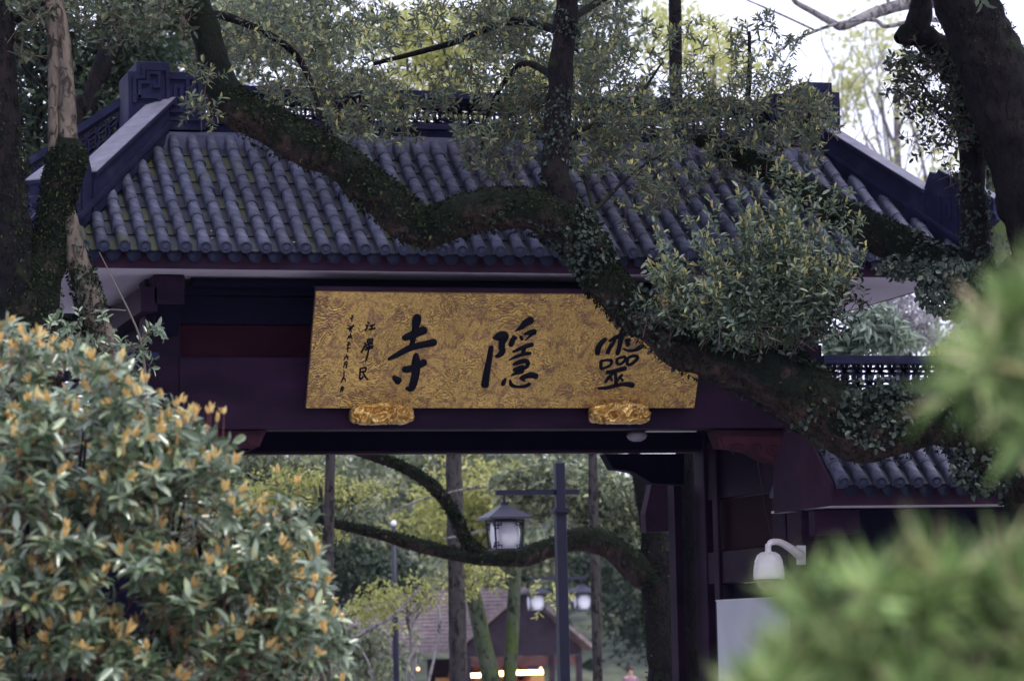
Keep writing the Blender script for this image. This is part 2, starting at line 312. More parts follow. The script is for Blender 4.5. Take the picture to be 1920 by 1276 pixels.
def rosettes(C, Dr, nl, length, L, spread=.9, wobble=.4):
    """shoots at C with direction Dr; nl leaves spiralling along each. returns P,D,N,sizes"""
    n = len(C); Dr = Dr/np.linalg.norm(Dr, axis=1)[:, None]
    a = np.cross(Dr, unit(n)); a /= np.linalg.norm(a, axis=1)[:, None]; b = np.cross(Dr, a)
    t = (np.arange(nl)+.3)/nl; th = np.arange(nl)*2.4+R.rand(n, 1)*6.28
    P = C[:, None]+Dr[:, None]*(t[None, :, None]*length)
    D = (np.cos(th)[..., None]*a[:, None]+np.sin(th)[..., None]*b[:, None])*spread+Dr[:, None]*(.25+.6*t[None, :, None])+R.normal(size=(n, nl, 3))*wobble*.4
    D[..., 2] -= .12
    N = Dr[:, None]+R.normal(size=(n, nl, 3))*wobble
    Ls = L*(.65+.55*R.rand(n, nl))
    return P.reshape(-1, 3), D.reshape(-1, 3), N.reshape(-1, 3), Ls.reshape(-1)
def inpoly(x, y, poly):
    poly = np.array(poly); c = np.zeros(len(x), bool); j = len(poly)-1
    for i in range(len(poly)):
        xi, yi = poly[i]; xj, yj = poly[j]
        c ^= ((yi > y) != (yj > y)) & (x < (xj-xi)*(y-yi)/(yj-yi+1e-9)+xi); j = i
    return c
def Wn(px, py, Y):
    d = FW[None]+RT[None]*((px-960)/F)[:, None]-UP[None]*((py-638)/F)[:, None]
    return CO+d*((Y-CO[1])/d[:, 1])[:, None]
def twigs(name, A, B, r, mat, parent):
    """many thin 3-sided twigs from A to B, one mesh"""
    n = len(A); D = B-A; D /= np.linalg.norm(D, axis=1)[:, None]+1e-9
    a = np.cross(D, unit(n)); a /= np.linalg.norm(a, axis=1)[:, None]+1e-9; b = np.cross(D, a); V = []
    for k in range(3):
        c = math.cos(k*2.0944); s = math.sin(k*2.0944); V.append(A+(a*c+b*s)*r)
    for k in range(3):
        c = math.cos(k*2.0944); s = math.sin(k*2.0944); V.append(B+(a*c+b*s)*r*.6)
    V = np.stack(V, 1); base = np.arange(n)[:, None]*6
    Fq = np.stack([base+np.array([[k, (k+1) % 3, 3+(k+1) % 3, 3+k]]) for k in range(3)], 1).reshape(-1, 4)
    o = npmesh(name, V.reshape(-1, 3), Fq, mat, parent); o['kind'] = 'stuff'; return o

# ------------------------------------------------------------------ ground and hill
def gz(x, y): return 0.0
gm = M('leaf_strewn_earth', (.075, .062, .05), rough=.95, var=.4, scale=1.2, bump=.5, bscale=8, col2=(.05, .06, .03), c2scale=.4)
def gzz(y): return -.02*min(max(y-12, 0), 88)
gv = []; gf = []
for k, y in enumerate((-120, 12, 100, 700)): gv += [(-400, y, gzz(y)), (400, y, gzz(y))]
for k in range(3): gf.append((2*k, 2*k+1, 2*k+3, 2*k+2))
tag(pyd('ground', gv, gf, gm), kind='structure')
pm = M('stone_paving', (.34, .33, .34), rough=.85, var=.25, scale=3, bump=.3, bscale=20)  # pale tone picked to bounce light up under the eaves
tag(MB().box((-30, -31, .004), (40, 12, .05)).build('bounce_paving', pm), kind='structure')  # unseen paving, added wide and pale to brighten the soffit by bounce
tag(MB().hexa([(9, 12.004, .01), (24, 12.004, .01), (24, 46, gzz(46)+.01), (9, 46, gzz(46)+.01), (9, 12.004, .05), (24, 12.004, .05), (24, 46, gzz(46)+.05), (9, 46, gzz(46)+.05)]).build('path', pm), kind='structure')
hm_ = M('wooded_hillside', (.040, .050, .036), rough=1, var=.5, scale=.6, bump=1, bscale=1.5, col2=(.10, .11, .07), c2scale=.25)
xs = np.linspace(-160, 320, 97); ys = np.linspace(95, 260, 34); V = []
for y in ys:
    for x in xs:
        t = (y-95)/165; h = 17*min(1, t*1.6)**.8*(1-.35*max(0, min(1, (x-60)/60)))+noise.noise(Vector((x*.05, y*.05, 0)))*3*t*2+noise.noise(Vector((x*.3, y*.3, 3)))*.8*t
        V.append((x, y, h-2.1))
nx = len(xs); Fh = [(j*nx+i, j*nx+i+1, (j+1)*nx+i+1, (j+1)*nx+i) for j in range(len(ys)-1) for i in range(nx-1)]
tag(pyd('hill', V, Fh, hm_, smooth=True), kind='structure')

# ------------------------------------------------------------------ THE GATE
XL, XR = 1.60, 12.15; YE, YB_ = 0.0, 4.8; ZE = 5.95; SL = .752          # eaves and slope
HXL, HXR, YT = 3.10, 11.08, 2.05                                          # hip tops
ZT = ZE+SL*YT
gate = empty('temple_gate', (6.6, .9, 0), 'dark maroon Chinese gate with grey hipped tile roof behind the mossy limb', 'gate')
X0, X1, X2, X3 = 2.68, 3.07, 10.0, 10.61                                   # columns
YF, YK = .9, 4.1
# columns
for (a, b) in ((X0, X1), (X2+.12, X3)):
    for (y0, y1) in ((YF+.03, YF+.45), (YK-.42, YK-.03)):
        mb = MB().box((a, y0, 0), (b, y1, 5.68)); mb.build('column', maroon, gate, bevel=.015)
        MB().box((a-.05, y0-.05, 0), (b+.05, y1+.05, .35)).build('plinth', M('plinth_stone', (.2, .2, .21), rough=.8), gate, bevel=.02)
zb0 = W(900, 803.6, YF)[2]; zb1 = W(900, 671, YF)[2]; zr1 = W(500, 612, YF+.25)[2]
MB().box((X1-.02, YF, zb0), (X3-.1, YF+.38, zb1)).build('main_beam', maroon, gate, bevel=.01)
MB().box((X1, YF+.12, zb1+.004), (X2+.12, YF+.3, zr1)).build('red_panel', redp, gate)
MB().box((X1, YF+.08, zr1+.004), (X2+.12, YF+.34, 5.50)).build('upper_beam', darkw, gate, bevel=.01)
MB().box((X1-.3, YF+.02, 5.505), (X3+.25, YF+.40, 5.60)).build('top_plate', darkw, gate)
lathe(MB(), [(.05, 0)], (0, 0, 0), 4)
# round purlin under the soffit
V, q, _ = limb([(X1+.1, YF-.1, 5.63, .055), (6, YF-.1, 5.63, .055), (X2+.9, YF-.1, 5.63, .055)], seg=12, step=2, rough=0)
npmesh('purlin', V, q, darkw, gate, smooth=True)
# block brackets at the column heads
for a, b in ((X0+.04, X1+.0), (X2+.14, X3)):
    MB().box((a, YF-.28, 5.36), (b, YF+.03, 5.69)).build('bracket_block', maroon, gate, bevel=.015)
    MB().prism([(YF-.24, 5.355), (YF-.0, 5.355), (YF-.0, 5.05)], lambda y, z, x: (x, y, z), a+.04, b-.04).build('bracket_arm', darkw, gate)
# back side
zk0 = W(900, 852, YK)[2]
MB().box((X1-.02, YK-.38, zk0+.03), (X2+.14, YK-.02, 5.6)).build('rear_beam', darkw, gate)
MB().box((X1-.02, YK-.36, zk0-.0), (X2+.1, YK-.12, zk0+.028)).build('rear_rail', maroon_lit, gate)
MB().box((X1, YF+.38, 5.0), (X2+.1, YK-.38, 5.08)).build('ceiling', darkw, gate)
# pale strip standing in for the light gap between front beam and ceiling board
MB().box((X1+.6, YF+.384, zb0+.02), (X2-.4, YF+.6, zb0+.05)).build('light_gap_strip', M('light_gap_strip', (.09, .085, .10), rough=.6), gate)
# side walls between front and back columns
def sidewall(x0, x1, face):
    zt = [W(1466, 958, YF)[2]+.0]
    MB().box((x0, YF+.45, 4.05), (x1, YK-.42, 5.6)).build('side_beam', darkw, gate)
    for (zl, zh, m, d) in ((3.32, 4.03, maroon, .02), (2.68, 3.30, redp, .08), (2.28, 2.665, maroon, 0), (.0, 2.26, darkw, .10)):
        MB().box((x0+d, YF+.45, zl), (x1-d, YK-.42, zh)).build('side_panel' if m is not redp else 'red_side_panel', m, gate)
sidewall(X2+.14, X2+.40, 1); sidewall(X0+.1, X0+.32, -1)
for y in (YK-.9,):
    MB().box((X2+.10, y-.02, 0), (X2+.139, y+.16, 4.0)).build('side_post', maroon, gate, bevel=.01)
# carved brackets at the beam ends
def carved(name, poly, y0, y1, m, groove=True):
    pts = [W(a, b, y0) for a, b in poly]
    pts = [(p[0], p[2]) for p in pts]
    mb = MB().prism(pts, lambda a, b, d: (a, d, b), y0, y1)
    o = mb.build(name, m, gate, bevel=.008)
    if groove:
        c = np.mean(pts, 0); g = MB()
        inn = [(c[0]+(a-c[0])*.86, c[1]+(b-c[1])*.80) for a, b in pts]
        for i in range(len(inn)):
            a, b = inn[i], inn[(i+1) % len(inn)]
            g.bar((a[0], y0-.004, a[1]), (b[0], y0-.004, b[1]), .012, .012, (0, 1, 0))
        for k in range(3):      # scrolls
            cx = c[0]+(k-1)*.22*(max(p[0] for p in pts)-min(p[0] for p in pts)); cz = c[1]+.03; pr = None
            for i in range(20):
                th = i*.55+k; r = .012+.0045*i; q = (cx+r*math.cos(th)*1.2, y0-.004, cz+r*math.sin(th)*.8)
                if pr: g.bar(pr, q, .010, .012, (0, 1, 0))
                pr = q
        g.build('carved_scroll', carve, o)
    return o
carved('carved_bracket', [(1337, 806), (1350, 839), (1378, 841), (1404, 846), (1426, 858), (1444, 866), (1446, 869), (1487, 869), (1487, 806)], YF+.06, YF+.3, carve)
carved('carved_bracket', [(500, 806), (487, 837), (462, 838), (436, 842), (414, 855), (400, 866), (346, 868), (346, 806)], YF+.06, YF+.3, carve)
carved('rear_bracket', [(1134, 850), (1136, 853), (1150, 879), (1170, 881), (1190, 885), (1208, 897), (1225, 906), (1283, 908), (1283, 850)], YK-.34, YK-.1, darkw, False)
carved('rear_bracket', [(420, 851), (405, 880), (380, 884), (350, 895), (335, 907), (262, 907), (262, 851)], YK-.34, YK-.1, darkw, False)
# left side beams
for z0, z1, y0, y1 in ((5.28, 5.56, .62, 4.4), (4.72, 5.0, 1.0, 4.0)):
    MB().box((X0-.10, y0, z0), (X0+.09, y1, z1)).build('side_tie_beam', maroon, gate, bevel=.01)
    MB().box((X3-.09, y0, z0), (X3+.06, y1, z1)).build('side_tie_beam', maroon, gate, bevel=.01)
# fascia boards (mitred) and soffit
def frame(z0, z1, off, th, m, name):
    a = [(XL+off, YE+.12+off), (XR-off, YE+.12+off), (XR-off, YB_-.12-off), (XL+off, YB_-.12-off)]
    t = off+th; b = [(XL+t, YE+.12+t), (XR-t, YE+.12+t), (XR-t, YB_-.12-t), (XL+t, YB_-.12-t)]
    for i in range(4):
        j = (i+1) % 4
        MB().hexa([(*a[i], z0), (*a[j], z0), (*b[j], z0), (*b[i], z0), (*a[i], z1), (*a[j], z1), (*b[j], z1), (*b[i], z1)]).build(name, m, gate)
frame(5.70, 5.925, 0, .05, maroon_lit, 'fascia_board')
MB().box((XL+.054, YE+.176, 5.698), (XR-.054, YB_-.176, 5.74)).build('soffit', plaster, gate)
# roof body
rz = ZE-.085; e = .0
roof = pyd('roof', [(XL+e, YE+.1, rz+.075), (XR-e, YE+.1, rz+.075), (XR-e, YB_-.1, rz+.075), (XL+e, YB_-.1, rz+.075), (HXL, YT, ZT-.085), (HXR, YT, ZT-.085), (HXR, YB_-YT, ZT-.085), (HXL, YB_-YT, ZT-.085),
      (XL+e, YE+.1, 5.928), (XR-e, YE+.1, 5.928), (XR-e, YB_-.1, 5.928), (XL+e, YB_-.1, 5.928)],
      [(0, 1, 5, 4), (1, 2, 6, 5), (2, 3, 7, 6), (3, 0, 4, 7), (4, 5, 6, 7), (1, 0, 8, 9), (2, 1, 9, 10), (3, 2, 10, 11), (0, 3, 11, 8)], mortar, gate)
ANG = math.atan(SL); TL = .247/math.cos(ANG)
def cover_mesh(r0=.070, r1=.060, L=TL+.03, n=9):
    me = bpy.data.meshes.new('cover_tile'); vs = []; fs = []
    # local: x across, y up the slope, z normal; lower end at y=0
    for (y, r) in ((0, r0), (L, r1), (0, r0-.014)):
        for i in range(n):
            a = math.pi*i/(n-1); zz = math.sin(a)*r; vs.append((math.cos(a)*r, y, zz))
        vs.append((-r, y, -.05)); vs.append((r, y, -.05))
    k = n+2
    ring = list(range(n))+[n, n+1]
    for i in range(n-1): fs.append((i+1, i, k+i, k+i+1))
    fs.append((n, n-1, k+n-1, k+n)); fs.append((0, n+1, k+n+1, k))
    for i in range(n-1): fs.append((i, i+1, 2*k+i+1, 2*k+i))
    fs.append((n-1, n, 2*k+n, 2*k+n-1)); fs.append((n+1, 0, 2*k, 2*k+n+1))
    me.from_pydata(vs, [], fs); me.polygons.foreach_set('use_smooth', [True]*(n-1)+[False]*(len(fs)-n+1)); me.materials.append(tile_m); me.update(); return me
def pan_mesh(wd=.19, L=TL+.09, n=7):
    me = bpy.data.meshes.new('pan_tile'); vs = []; fs = []
    for (dz) in (0, -.014):
        for y in (0, L):
            for i in range(n):
                t = i/(n-1)*2-1; zz = .028*t*t; yy = y-(.034*(1-t*t) if y == 0 else 0)
                vs.append((t*wd/2*(1 if y == 0 else .94), yy, zz+dz+(.020 if y == 0 else -.012)))
    for i in range(n-1):
        fs.append((i, i+1, n+i+1, n+i)); fs.append((i+1, i, 2*n+i, 2*n+i+1))
    me.from_pydata(vs, [], fs); me.materials.append(pan_m); me.update(); return me
def cap_mesh(r=.069):
    me = bpy.data.meshes.new('eave_cap'); vs = []; fs = []; n = 18
    prof = [(r, .03), (r, -.008), (r*.86, -.014), (r*.80, -.004), (r*.55, -.006), (r*.45, -.013), (r*.2, -.016)]
    for rr, y in prof:
        for i in range(n): a = 2*math.pi*i/n; vs.append((math.cos(a)*rr, y, math.sin(a)*rr))
    for k in range(len(prof)-1):
        for i in range(n): fs.append((k*n+i, (k+1)*n+i, (k+1)*n+(i+1) % n, k*n+(i+1) % n))
    fs.append(tuple((len(prof)-1)*n+i for i in range(n-1, -1, -1)))
    me.from_pydata(vs, [], fs); me.materials.append(cap_m); me.update(); return me
drip_m = M('drip_tile_clay', (.012, .014, .030), rough=.8, spec=.1, var=.3, scale=15)
def drip_mesh():
    me = bpy.data.meshes.new('drip_tile')
    P = [(-.085, .045), (-.06, .028), (0, .018), (.06, .028), (.085, .045), (.082, -.02), (.066, -.068), (.038, -.098), (0, -.108), (-.038, -.098), (-.066, -.068), (-.082, -.02)]
    n = len(P); vs = [(x, 0, z) for x, z in P]+[(x, .02, z) for x, z in P]+[(x*.7, -.006, z*.75-.005) for x, z in P]
    fs = [tuple(range(2*n, 3*n))[::-1], tuple(range(n, 2*n))]+[(i, (i+1) % n, (i+1) % n+n, i+n) for i in range(n)]+[(i, 2*n+i, 2*n+(i+1) % n, (i+1) % n) for i in range(n)]
    me.from_pydata(vs, [], fs); me.materials.append(drip_m); me.update(); return me
CM, PM, KM, DM = cover_mesh(), pan_mesh(), cap_mesh(), drip_mesh()
def put(me, name, parent, loc, rx=0, rz=0, ry=0):
    o = bpy.data.objects.new(name, me); COL.objects.link(o); o.location = loc; o.rotation_euler = (rx, ry, rz)
    o.parent = parent; o.matrix_parent_inverse = Matrix.Translation(-Vector((0, 0, 0))) if parent.type != 'EMPTY' else Matrix.Translation(-Vector(parent.location))
    return o
def mergecopies(items, name, parent):
    """items: (mesh, Matrix) -> one mesh 'stuff' part"""
    vs = []; fs = []; mats = items[0][0].materials[0]
    for me, mt in items:
        n = len(vs); vs += [tuple(mt @ v.co) for v in me.vertices]; fs += [tuple(i+n for i in p.vertices) for p in me.polygons]
    o = pyd(name, vs, fs, mats); o.parent = parent
    if parent.type == 'EMPTY': o.matrix_parent_inverse = Matrix.Translation(-Vector(parent.location))
    o['kind'] = 'stuff'; return o
def hipY(x):     # how far up the slope a column reaches
    y = YT-.08
    if x < HXL: y = min(y, (x-XL)/(HXL-XL)*YT)
    if x > HXR: y = min(y, (XR-x)/(XR-HXR)*YT)
    return y
cols = []; i = 0
while 1.8615+i*.22 < XR-.12: cols.append(1.8615+i*.22); i += 1
nc = 0; extra = []; pans = []; pextra = []
for ci, x in enumerate(cols):
    ym = hipY(x); k = 0
    while k*.247 < ym-(.06 if ym > YT-.1 else .17) and k < 8:
        y = k*.247-.045+(random.uniform(-.012, .012) if k else random.uniform(-.006, .004)); o = (x+random.uniform(-.007, .007), y, ZE+SL*y+.002+random.uniform(-.002, .003))
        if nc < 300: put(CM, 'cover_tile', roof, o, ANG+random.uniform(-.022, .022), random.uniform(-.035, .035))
        else: extra.append((CM, Matrix.Translation(o) @ Matrix.Rotation(ANG, 4, 'X')))
        nc += 1; k += 1
    put(KM, 'eave_cap', roof, (x, -.052, ZE-.032), .10)
if extra: mergecopies(extra, 'far_cover_tiles', roof)
npn = 0
for ci in range(-1, len(cols)):
    x = (cols[ci]+.11) if ci >= 0 else cols[0]-.11
    ym = hipY(x)-.12; k = 0
    if XL+.05 < x < XR-.05: put(DM, 'drip_tile', roof, (x, .022, ZE-.085), -.12)
    while k*.247 < ym-.02 and k < 9:
        y = k*.247+.05 if k else .03
        o = (x, y, ZE+SL*y-.088)
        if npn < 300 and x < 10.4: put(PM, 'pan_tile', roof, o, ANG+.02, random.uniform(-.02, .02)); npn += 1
        else: pextra.append((PM, Matrix.Translation(o) @ Matrix.Rotation(ANG+.02, 4, 'X')))
        k += 1
if pextra: mergecopies(pextra, 'far_pan_tiles', roof)
# side slopes: rows of long cover tiles running down to the side eaves
it = []
for side in (0, 1):
    xe = XL if side == 0 else XR; hx = (HXL-XL) if side == 0 else (XR-HXR); sl = SL*YT/hx; an = math.atan(sl)
    y = .25
    while y < YB_-.2:
        run = min(1, min(y, YB_-y)/YT)*hx-.22; k = 0; st = .3*math.cos(an)
        while k*st < run:
            d = k*st; px_ = xe+(d if side == 0 else -d)
            it.append((CM, Matrix.Translation((px_, y, ZE+sl*d-.012)) @ Matrix.Rotation(-math.pi/2 if side == 0 else math.pi/2, 4, 'Z') @ Matrix.Rotation(an, 4, 'X'))); k += 1
        y += .22
mergecopies(it, 'side_slope_tiles', roof)
# flashing strip and ridge
ZR = ZT+.04
MB().prism([(YT-.16, ZT-.19), (YT-.10, ZT-.03), (YT+.0, ZT+.02), (YT+.13, ZR+.015), (YT+.13, ZT-.15)], lambda y, z, x: (x, y, z), HXL-.05, HXR+.05).build('ridge_flashing', mortar, roof)
ridge = MB().box((3.6, YT+.13, ZR-.05), (10.6, YB_-YT-.13, ZR+.10)).box((3.6, YT+.08, ZR+.10), (10.6, YB_-YT-.08, ZR+.17)).build('ridge_wall', slate, gate, bevel=.008)
MB().box((3.6, YT+.06, ZR+.47), (10.6, YB_-YT-.06, ZR+.56)).box((3.6, YT+.12, ZR+.42), (10.6, YB_-YT-.12, ZR+.47)).build('ridge_coping', slate, gate, bevel=.008)
def lattice(name, fn, n, m, mat, parent, th=.05, w=.02):
    """curved coin lattice; fn(u,v,d)->xyz with u in cells 0..n, v 0..m"""
    g = MB()
    for a in range(n):
        for b in range(m):
            for (cu, cv, s) in ((a, b, 0), (a+1, b, 1), (a+1, b+1, 2), (a, b+1, 3)):
                pr = None
                for k in range(4):
                    t = math.pi/2*k/3+s*math.pi/2; r = .72
                    q = (cu+r*math.cos(t), cv+r*math.sin(t))
                    if pr: g.bar(fn(pr[0], pr[1]), fn(q[0], q[1]), w, th, NY)
                    pr = q
    return g.build(name, mat, parent)
NY = (0, 1, 0)
lat = lattice('ridge_lattice', lambda u, v: (3.65+u*.135, YT+.28, ZR+.17+v*.125), 51, 2, slate, gate, th=.06, w=.022)
# stepped end ornaments with fret relief
def ornament(mirror):
    px = [(965, 490), (960, 160), (1035, 160), (1035, 72), (1335, 80), (1338, 162), (1480, 168), (1480, 205), (1662, 212), (1665, 690), (960, 690)]
    pts = []
    yo = YT+.02
    for a, b in px: p = W(40+a/4.8, 100+b/4.8, yo); pts.append((p[0], p[2]))
    zb = ZR-.06; pts = [(x, max(z, zb)) for x, z in pts]
    xa = min(p[0] for p in pts); xb = max(p[0] for p in pts)
    mf = (lambda x: 11.45-(x-xa)) if mirror else (lambda x: x)
    mb = MB().prism([(mf(x), z) for x, z in pts], lambda a, b, d: (a, d, b), yo, YB_-YT-.02)
    o = mb.build('ridge_ornament', slate, gate, bevel=.008)
    g = MB()
    paths = [[(205, 570), (205, 285), (312, 285), (312, 180), (555, 190)], [(265, 515), (265, 345), (368, 345), (368, 232), (500, 237), (500, 395), (440, 395)],
             [(250, 520), (505, 525), (505, 780), (985, 790), (985, 300), (640, 290)], [(600, 230), (610, 690), (765, 690), (765, 400), (695, 395), (690, 600)], [(840, 740), (840, 330)], [(905, 740), (905, 400)]]
    for pth in paths:
        w3 = []
        for a, b in pth: p = W(220+a/6.38, 100+b/6.38, yo-.012); w3.append((mf(p[0]), yo-.012, p[2]))
        for k in range(len(w3)-1):
            d = Vector(w3[k+1])-Vector(w3[k]); d.normalize(); e2 = d*.02
            g.bar(Vector(w3[k])-e2, Vector(w3[k+1])+e2, .04, .035+.002*(k % 2), (0, 1, 0))
    g.build('fret_relief', slate, o)
ornament(False); ornament(True)
# hip ridges
def hip(A, B, name, lat_=False):
    A, B = Vector(A), Vector(B); d = (B-A); L2 = Vector((d.x, d.y, 0)).length; nrm = Vector((-d.y, d.x, 0)).normalized()
    def P(s, h, off): p = A+d*s; return (p.x+nrm.x*off, p.y+nrm.y*off, p.z+h)
    def strip(poly, o0, o1, nm, m, par): 
        return MB().prism(poly, lambda s, h, o: P(s, h, o), o0, o1).build(nm, m, par)
    w = strip([(0, -.06), (.76, -.06), (.76, .40), (0, .34)], -.10, .10, name, slate, gate)
    strip([(-.02, .342), (.765, .402), (.765, .446), (-.02, .386)], -.145, .145, 'coping_course', slate, w)
    strip([(-.025, .387), (.768, .447), (.768, .460), (-.025, .400)], -.15, .15, 'hip_coping_lit', coping, w)  # thin pale top layer, standing in for sky light on the coping
    strip([(0, .10), (.99, .10), (.99, .15), (0, .15)], -.135, .135, 'hip_moulding', slate, w)
    t = strip([(.762, -.06), (1.0, -.06), (1.08, .30), (1.2, .66), (1.2, .84), (.90, .76), (.86, .80), (.84, .72), (.80, .70), (.762, .46)], -.085, .085, 'hip_tail', slate, w)
    strip([(1.12, .66), (1.23, .66), (1.225, .72), (1.12, .72)], -.12, .12, 'tail_lip', slate, w)
    strip([(.88, .762), (1.21, .846), (1.21, .885), (.88, .80)], -.115, .115, 'tail_course', slate, w)
    strip([(.88, .801), (1.212, .886), (1.212, .90), (.88, .815)], -.12, .12, 'tail_coping_lit', coping, w)  # same sky-light layer on top of the tail
    g = MB()
    for s0 in (.86, .97):
        for o in (-.092, .092):
            for (a, b) in (((0, .15), (0, .5)), ((0, .5), (.07, .55)), ((.07, .55), (.07, .3)), ((.07, .3), (.035, .28)), ((.035, .28), (.035, .42))):
                g.bar(P(s0+a[0], a[1], o), P(s0+b[0], b[1], o), .03, .03, tuple(nrm))
    g.build('tail_fret', slate, w)
    return w
hip((HXL-.02, YT+.02, ZT-.01), (XL+.02, .02, ZE+.03), 'hip_ridge'); hip((HXR+.02, YT+.02, ZT-.01), (XR-.02, .02, ZE+.03), 'hip_ridge')
hip((HXR+.02, YB_-YT-.02, ZT-.01), (XR-.02, YB_-.02, ZE+.03), 'hip_ridge')
hip((HXL-.02, YB_-YT-.02, ZT-.01), (XL+.02, YB_-.02, ZE+.03), 'hip_ridge')
# openwork parapet behind the left hip
pa = Vector(W(233, 190, 2.7)); pb = Vector(W(60, 303, 3.7)); dn = Vector((0, 0, -.62))
rl = MB().bar(pa, pb, .10, .09).build('parapet_rail', slate, gate)
def fnp(u, v): p = pa+(pb-pa)*(u/9)+Vector((0, 0, -.60+v*.17)); return tuple(p)
NY = tuple((pb-pa).cross(Vector((0, 0, 1))).normalized()); lattice('parapet_lattice', fnp, 9, 3, slate, rl, th=.05, w=.018); NY = (0, 1, 0)

# ------------------------------------------------------------------ side wings
def wing(x0, x1, label, ncol_from):
    YW, ZW = -1.0, None
    g = empty('gate_wing', ((x0+x1)/2, .3, 0), label, 'gate wing')
    ze = W(1579, 904, YW)[2]+.035; sl = .80; yr = .08; an = math.atan(sl); zt = ze+sl*(yr-YW)
    # body
    rb = MB().prism([(YW+.05, ze-.06), (yr, zt-.05), (2*yr-YW-.05, ze-.06), (2*yr-YW-.05, ze-.10), (YW+.05, ze-.10)], lambda y, z, x: (x, y, z), x0+.03, x1-.03).build('roof', mortar, g)
    zf = W(1700, 946, YW+.08)[2]
    MB().box((x0, YW+.06, zf), (x1, YW+.11, ze-.105)).build('fascia_board', maroon_lit, g)
    MB().box((x0+.02, YW+.114, zf+.004), (x1, 2*yr-YW-.12, zf+.03)).build('soffit', plaster, g)
    for xx in (x0-.035, x1+.001):
        MB().prism([(YW+.03, zf), (YW+.03, ze-.05), (yr, zt), (.80, ze+sl*(2*yr-YW-.80)), (.80, zf)], lambda y, z, x: (x, y, z), xx, xx+.034).build('gable_board', maroon_lit, g)
    MB().box((x0+.25, -.2, .0), (x1, 1.3, zf-.012)).build('wall', darkw, g)
    MB().box((x0+.05, -.24, zf-.30), (x0+.6, -.05, zf-.014)).build('corner_bracket', maroon, g, bevel=.01)
    MB().box((x0+.02, .1, 0), (x0+.24, .55, zf-.014)).build('pilaster', maroon, g, bevel=.01)
    st = .247; nrow = int((yr-YW-.1)/st)+1
    n = int((x1-x0-.14)/.22)+1; xs_ = [x0+.085+i*.22 for i in range(n)] if ncol_from == 'l' else [x1-.085-i*.22 for i in range(n)]
    for i, x in enumerate(xs_):
        for k in range(nrow):
            y = YW+k*st; put(CM, 'cover_tile', rb, (x+random.uniform(-.003, .003), y-.045, ze+sl*(y-.045-YW)+.002), an+random.uniform(-.01, .01), random.uniform(-.02, .02))
            if i < n-1 and k < nrow:
                xx = x+.11*(1 if ncol_from == 'l' else -1); yy = y+(.07 if k else .05)
                put(PM, 'pan_tile', rb, (xx, yy-.02, ze+sl*(yy-YW)-.09), an+.02, random.uniform(-.02, .02))
        put(KM, 'eave_cap', rb, (x, YW-.052, ze-.032), .1)
        if i < n-1: put(DM, 'drip_tile', rb, (x+.11*(1 if ncol_from == 'l' else -1), YW+.012, ze-.085), -.1)
    # lattice ridge
    zl = W(1600, 668, yr)[2]; ra, rb2 = (x0+.3, x1) if ncol_from == 'l' else (x0, x1-.32)
    MB().box((ra, yr-.16, zt-.10), (rb2, yr+.16, zt+.06)).build('ridge_base', slate, g)
    MB().box((ra, yr-.13, zl-.09), (rb2, yr+.13, zl)).build('ridge_coping', slate, g)
    MB().box((ra, yr-.08, zt+.064), (ra+.08, yr+.08, zl-.094)).build('ridge_post', slate, g)
    cell = (zl-.094-zt-.064)/3
    nn = int((rb2-ra-.08)/cell)
    lattice('ridge_lattice', lambda u, v: (ra+.08+u*cell, yr, zt+.064+v*cell), nn, 3, slate, g, th=.035, w=.032)
    return g
wing(W(1579, 904, -1)[0]-.085, 14.9, 'low tiled wing of the gate on the right, below the mossy limb', 'l')
wing(-1.6, 2.98, 'low tiled wing of the gate on the left, behind the flowering bush', 'r')
# rear eave board seen beside the back column
MB().prism([(a, b) for a, b in [(W(1222, 906, 4.7)[0], W(1222, 906, 4.7)[2]), (W(1210, 962, 4.7)[0], W(1210, 962, 4.7)[2]), (W(1212, 997, 4.7)[0], W(1212, 997, 4.7)[2]), (W(1259, 995, 4.7)[0], W(1259, 995, 4.7)[2]), (W(1259, 906, 4.7)[0], W(1259, 906, 4.7)[2])]],
    lambda a, b, d: (a, d, b), 4.7, 4.9).build('rear_gable_board', maroon_lit, gate)
MB().box((W(1262, 950, 4.2)[0], 4.15, 0), (W(1276, 950, 4.2)[0], 4.4, W(1262, 908, 4.2)[2])).build('rear_door_jamb', maroon, gate)

# ------------------------------------------------------------------ THE GOLD PLAQUE
pB = W(570, 765, .74); pT0 = W(597, 548, .14)
x_l = (pB[0]+pT0[0])/2; x_r = W(1302, 768, .74)[0]
zB_, zT_ = pB[2], pT0[2]; yB0, yT0 = .74, .14
PL0 = Vector((x_l, yB0, zB_)); PU = Vector((1, 0, 0)); PV = Vector((0, yT0-yB0, zT_-zB_)); PH = PV.length; PV.normalize(); PN = PU.cross(PV).normalized()
PWD = x_r-x_l
if PN.y > 0: PN = -PN
plq = empty('name_plaque', tuple(PL0+PU*PWD/2), 'large gold plaque with black characters hung under the eave', 'sign')
def pp(u, v, d): return tuple(PL0+PU*u+PV*v+PN*d)
def slab(name, u0, v0, u1, v1, d0, d1, m, par, bevel=0):
    p = [pp(u0, v0, d0), pp(u1, v0, d0), pp(u1, v1, d0), pp(u0, v1, d0), pp(u0, v0, d1), pp(u1, v0, d1), pp(u1, v1, d1), pp(u0, v1, d1)]
    return MB().hexa(p).build(name, m, par, bevel=bevel)
slab('board', 0, 0, PWD, PH, -.05, 0, gold_m, plq, .004)
slab('back_board', .004, .004, PWD-.004, PH+.035, -.11, -.052, maroon_lit, plq)
def onpl(px, py):
    d = Vector(ray(px, py)); o = Vector(CO); t = (PL0-o).dot(PN)/d.dot(PN); p = o+d*t-PL0
    return p.dot(PU), p.dot(PV)
SC = F/((PL0-Vector(CO)).dot(Vector(FW)))
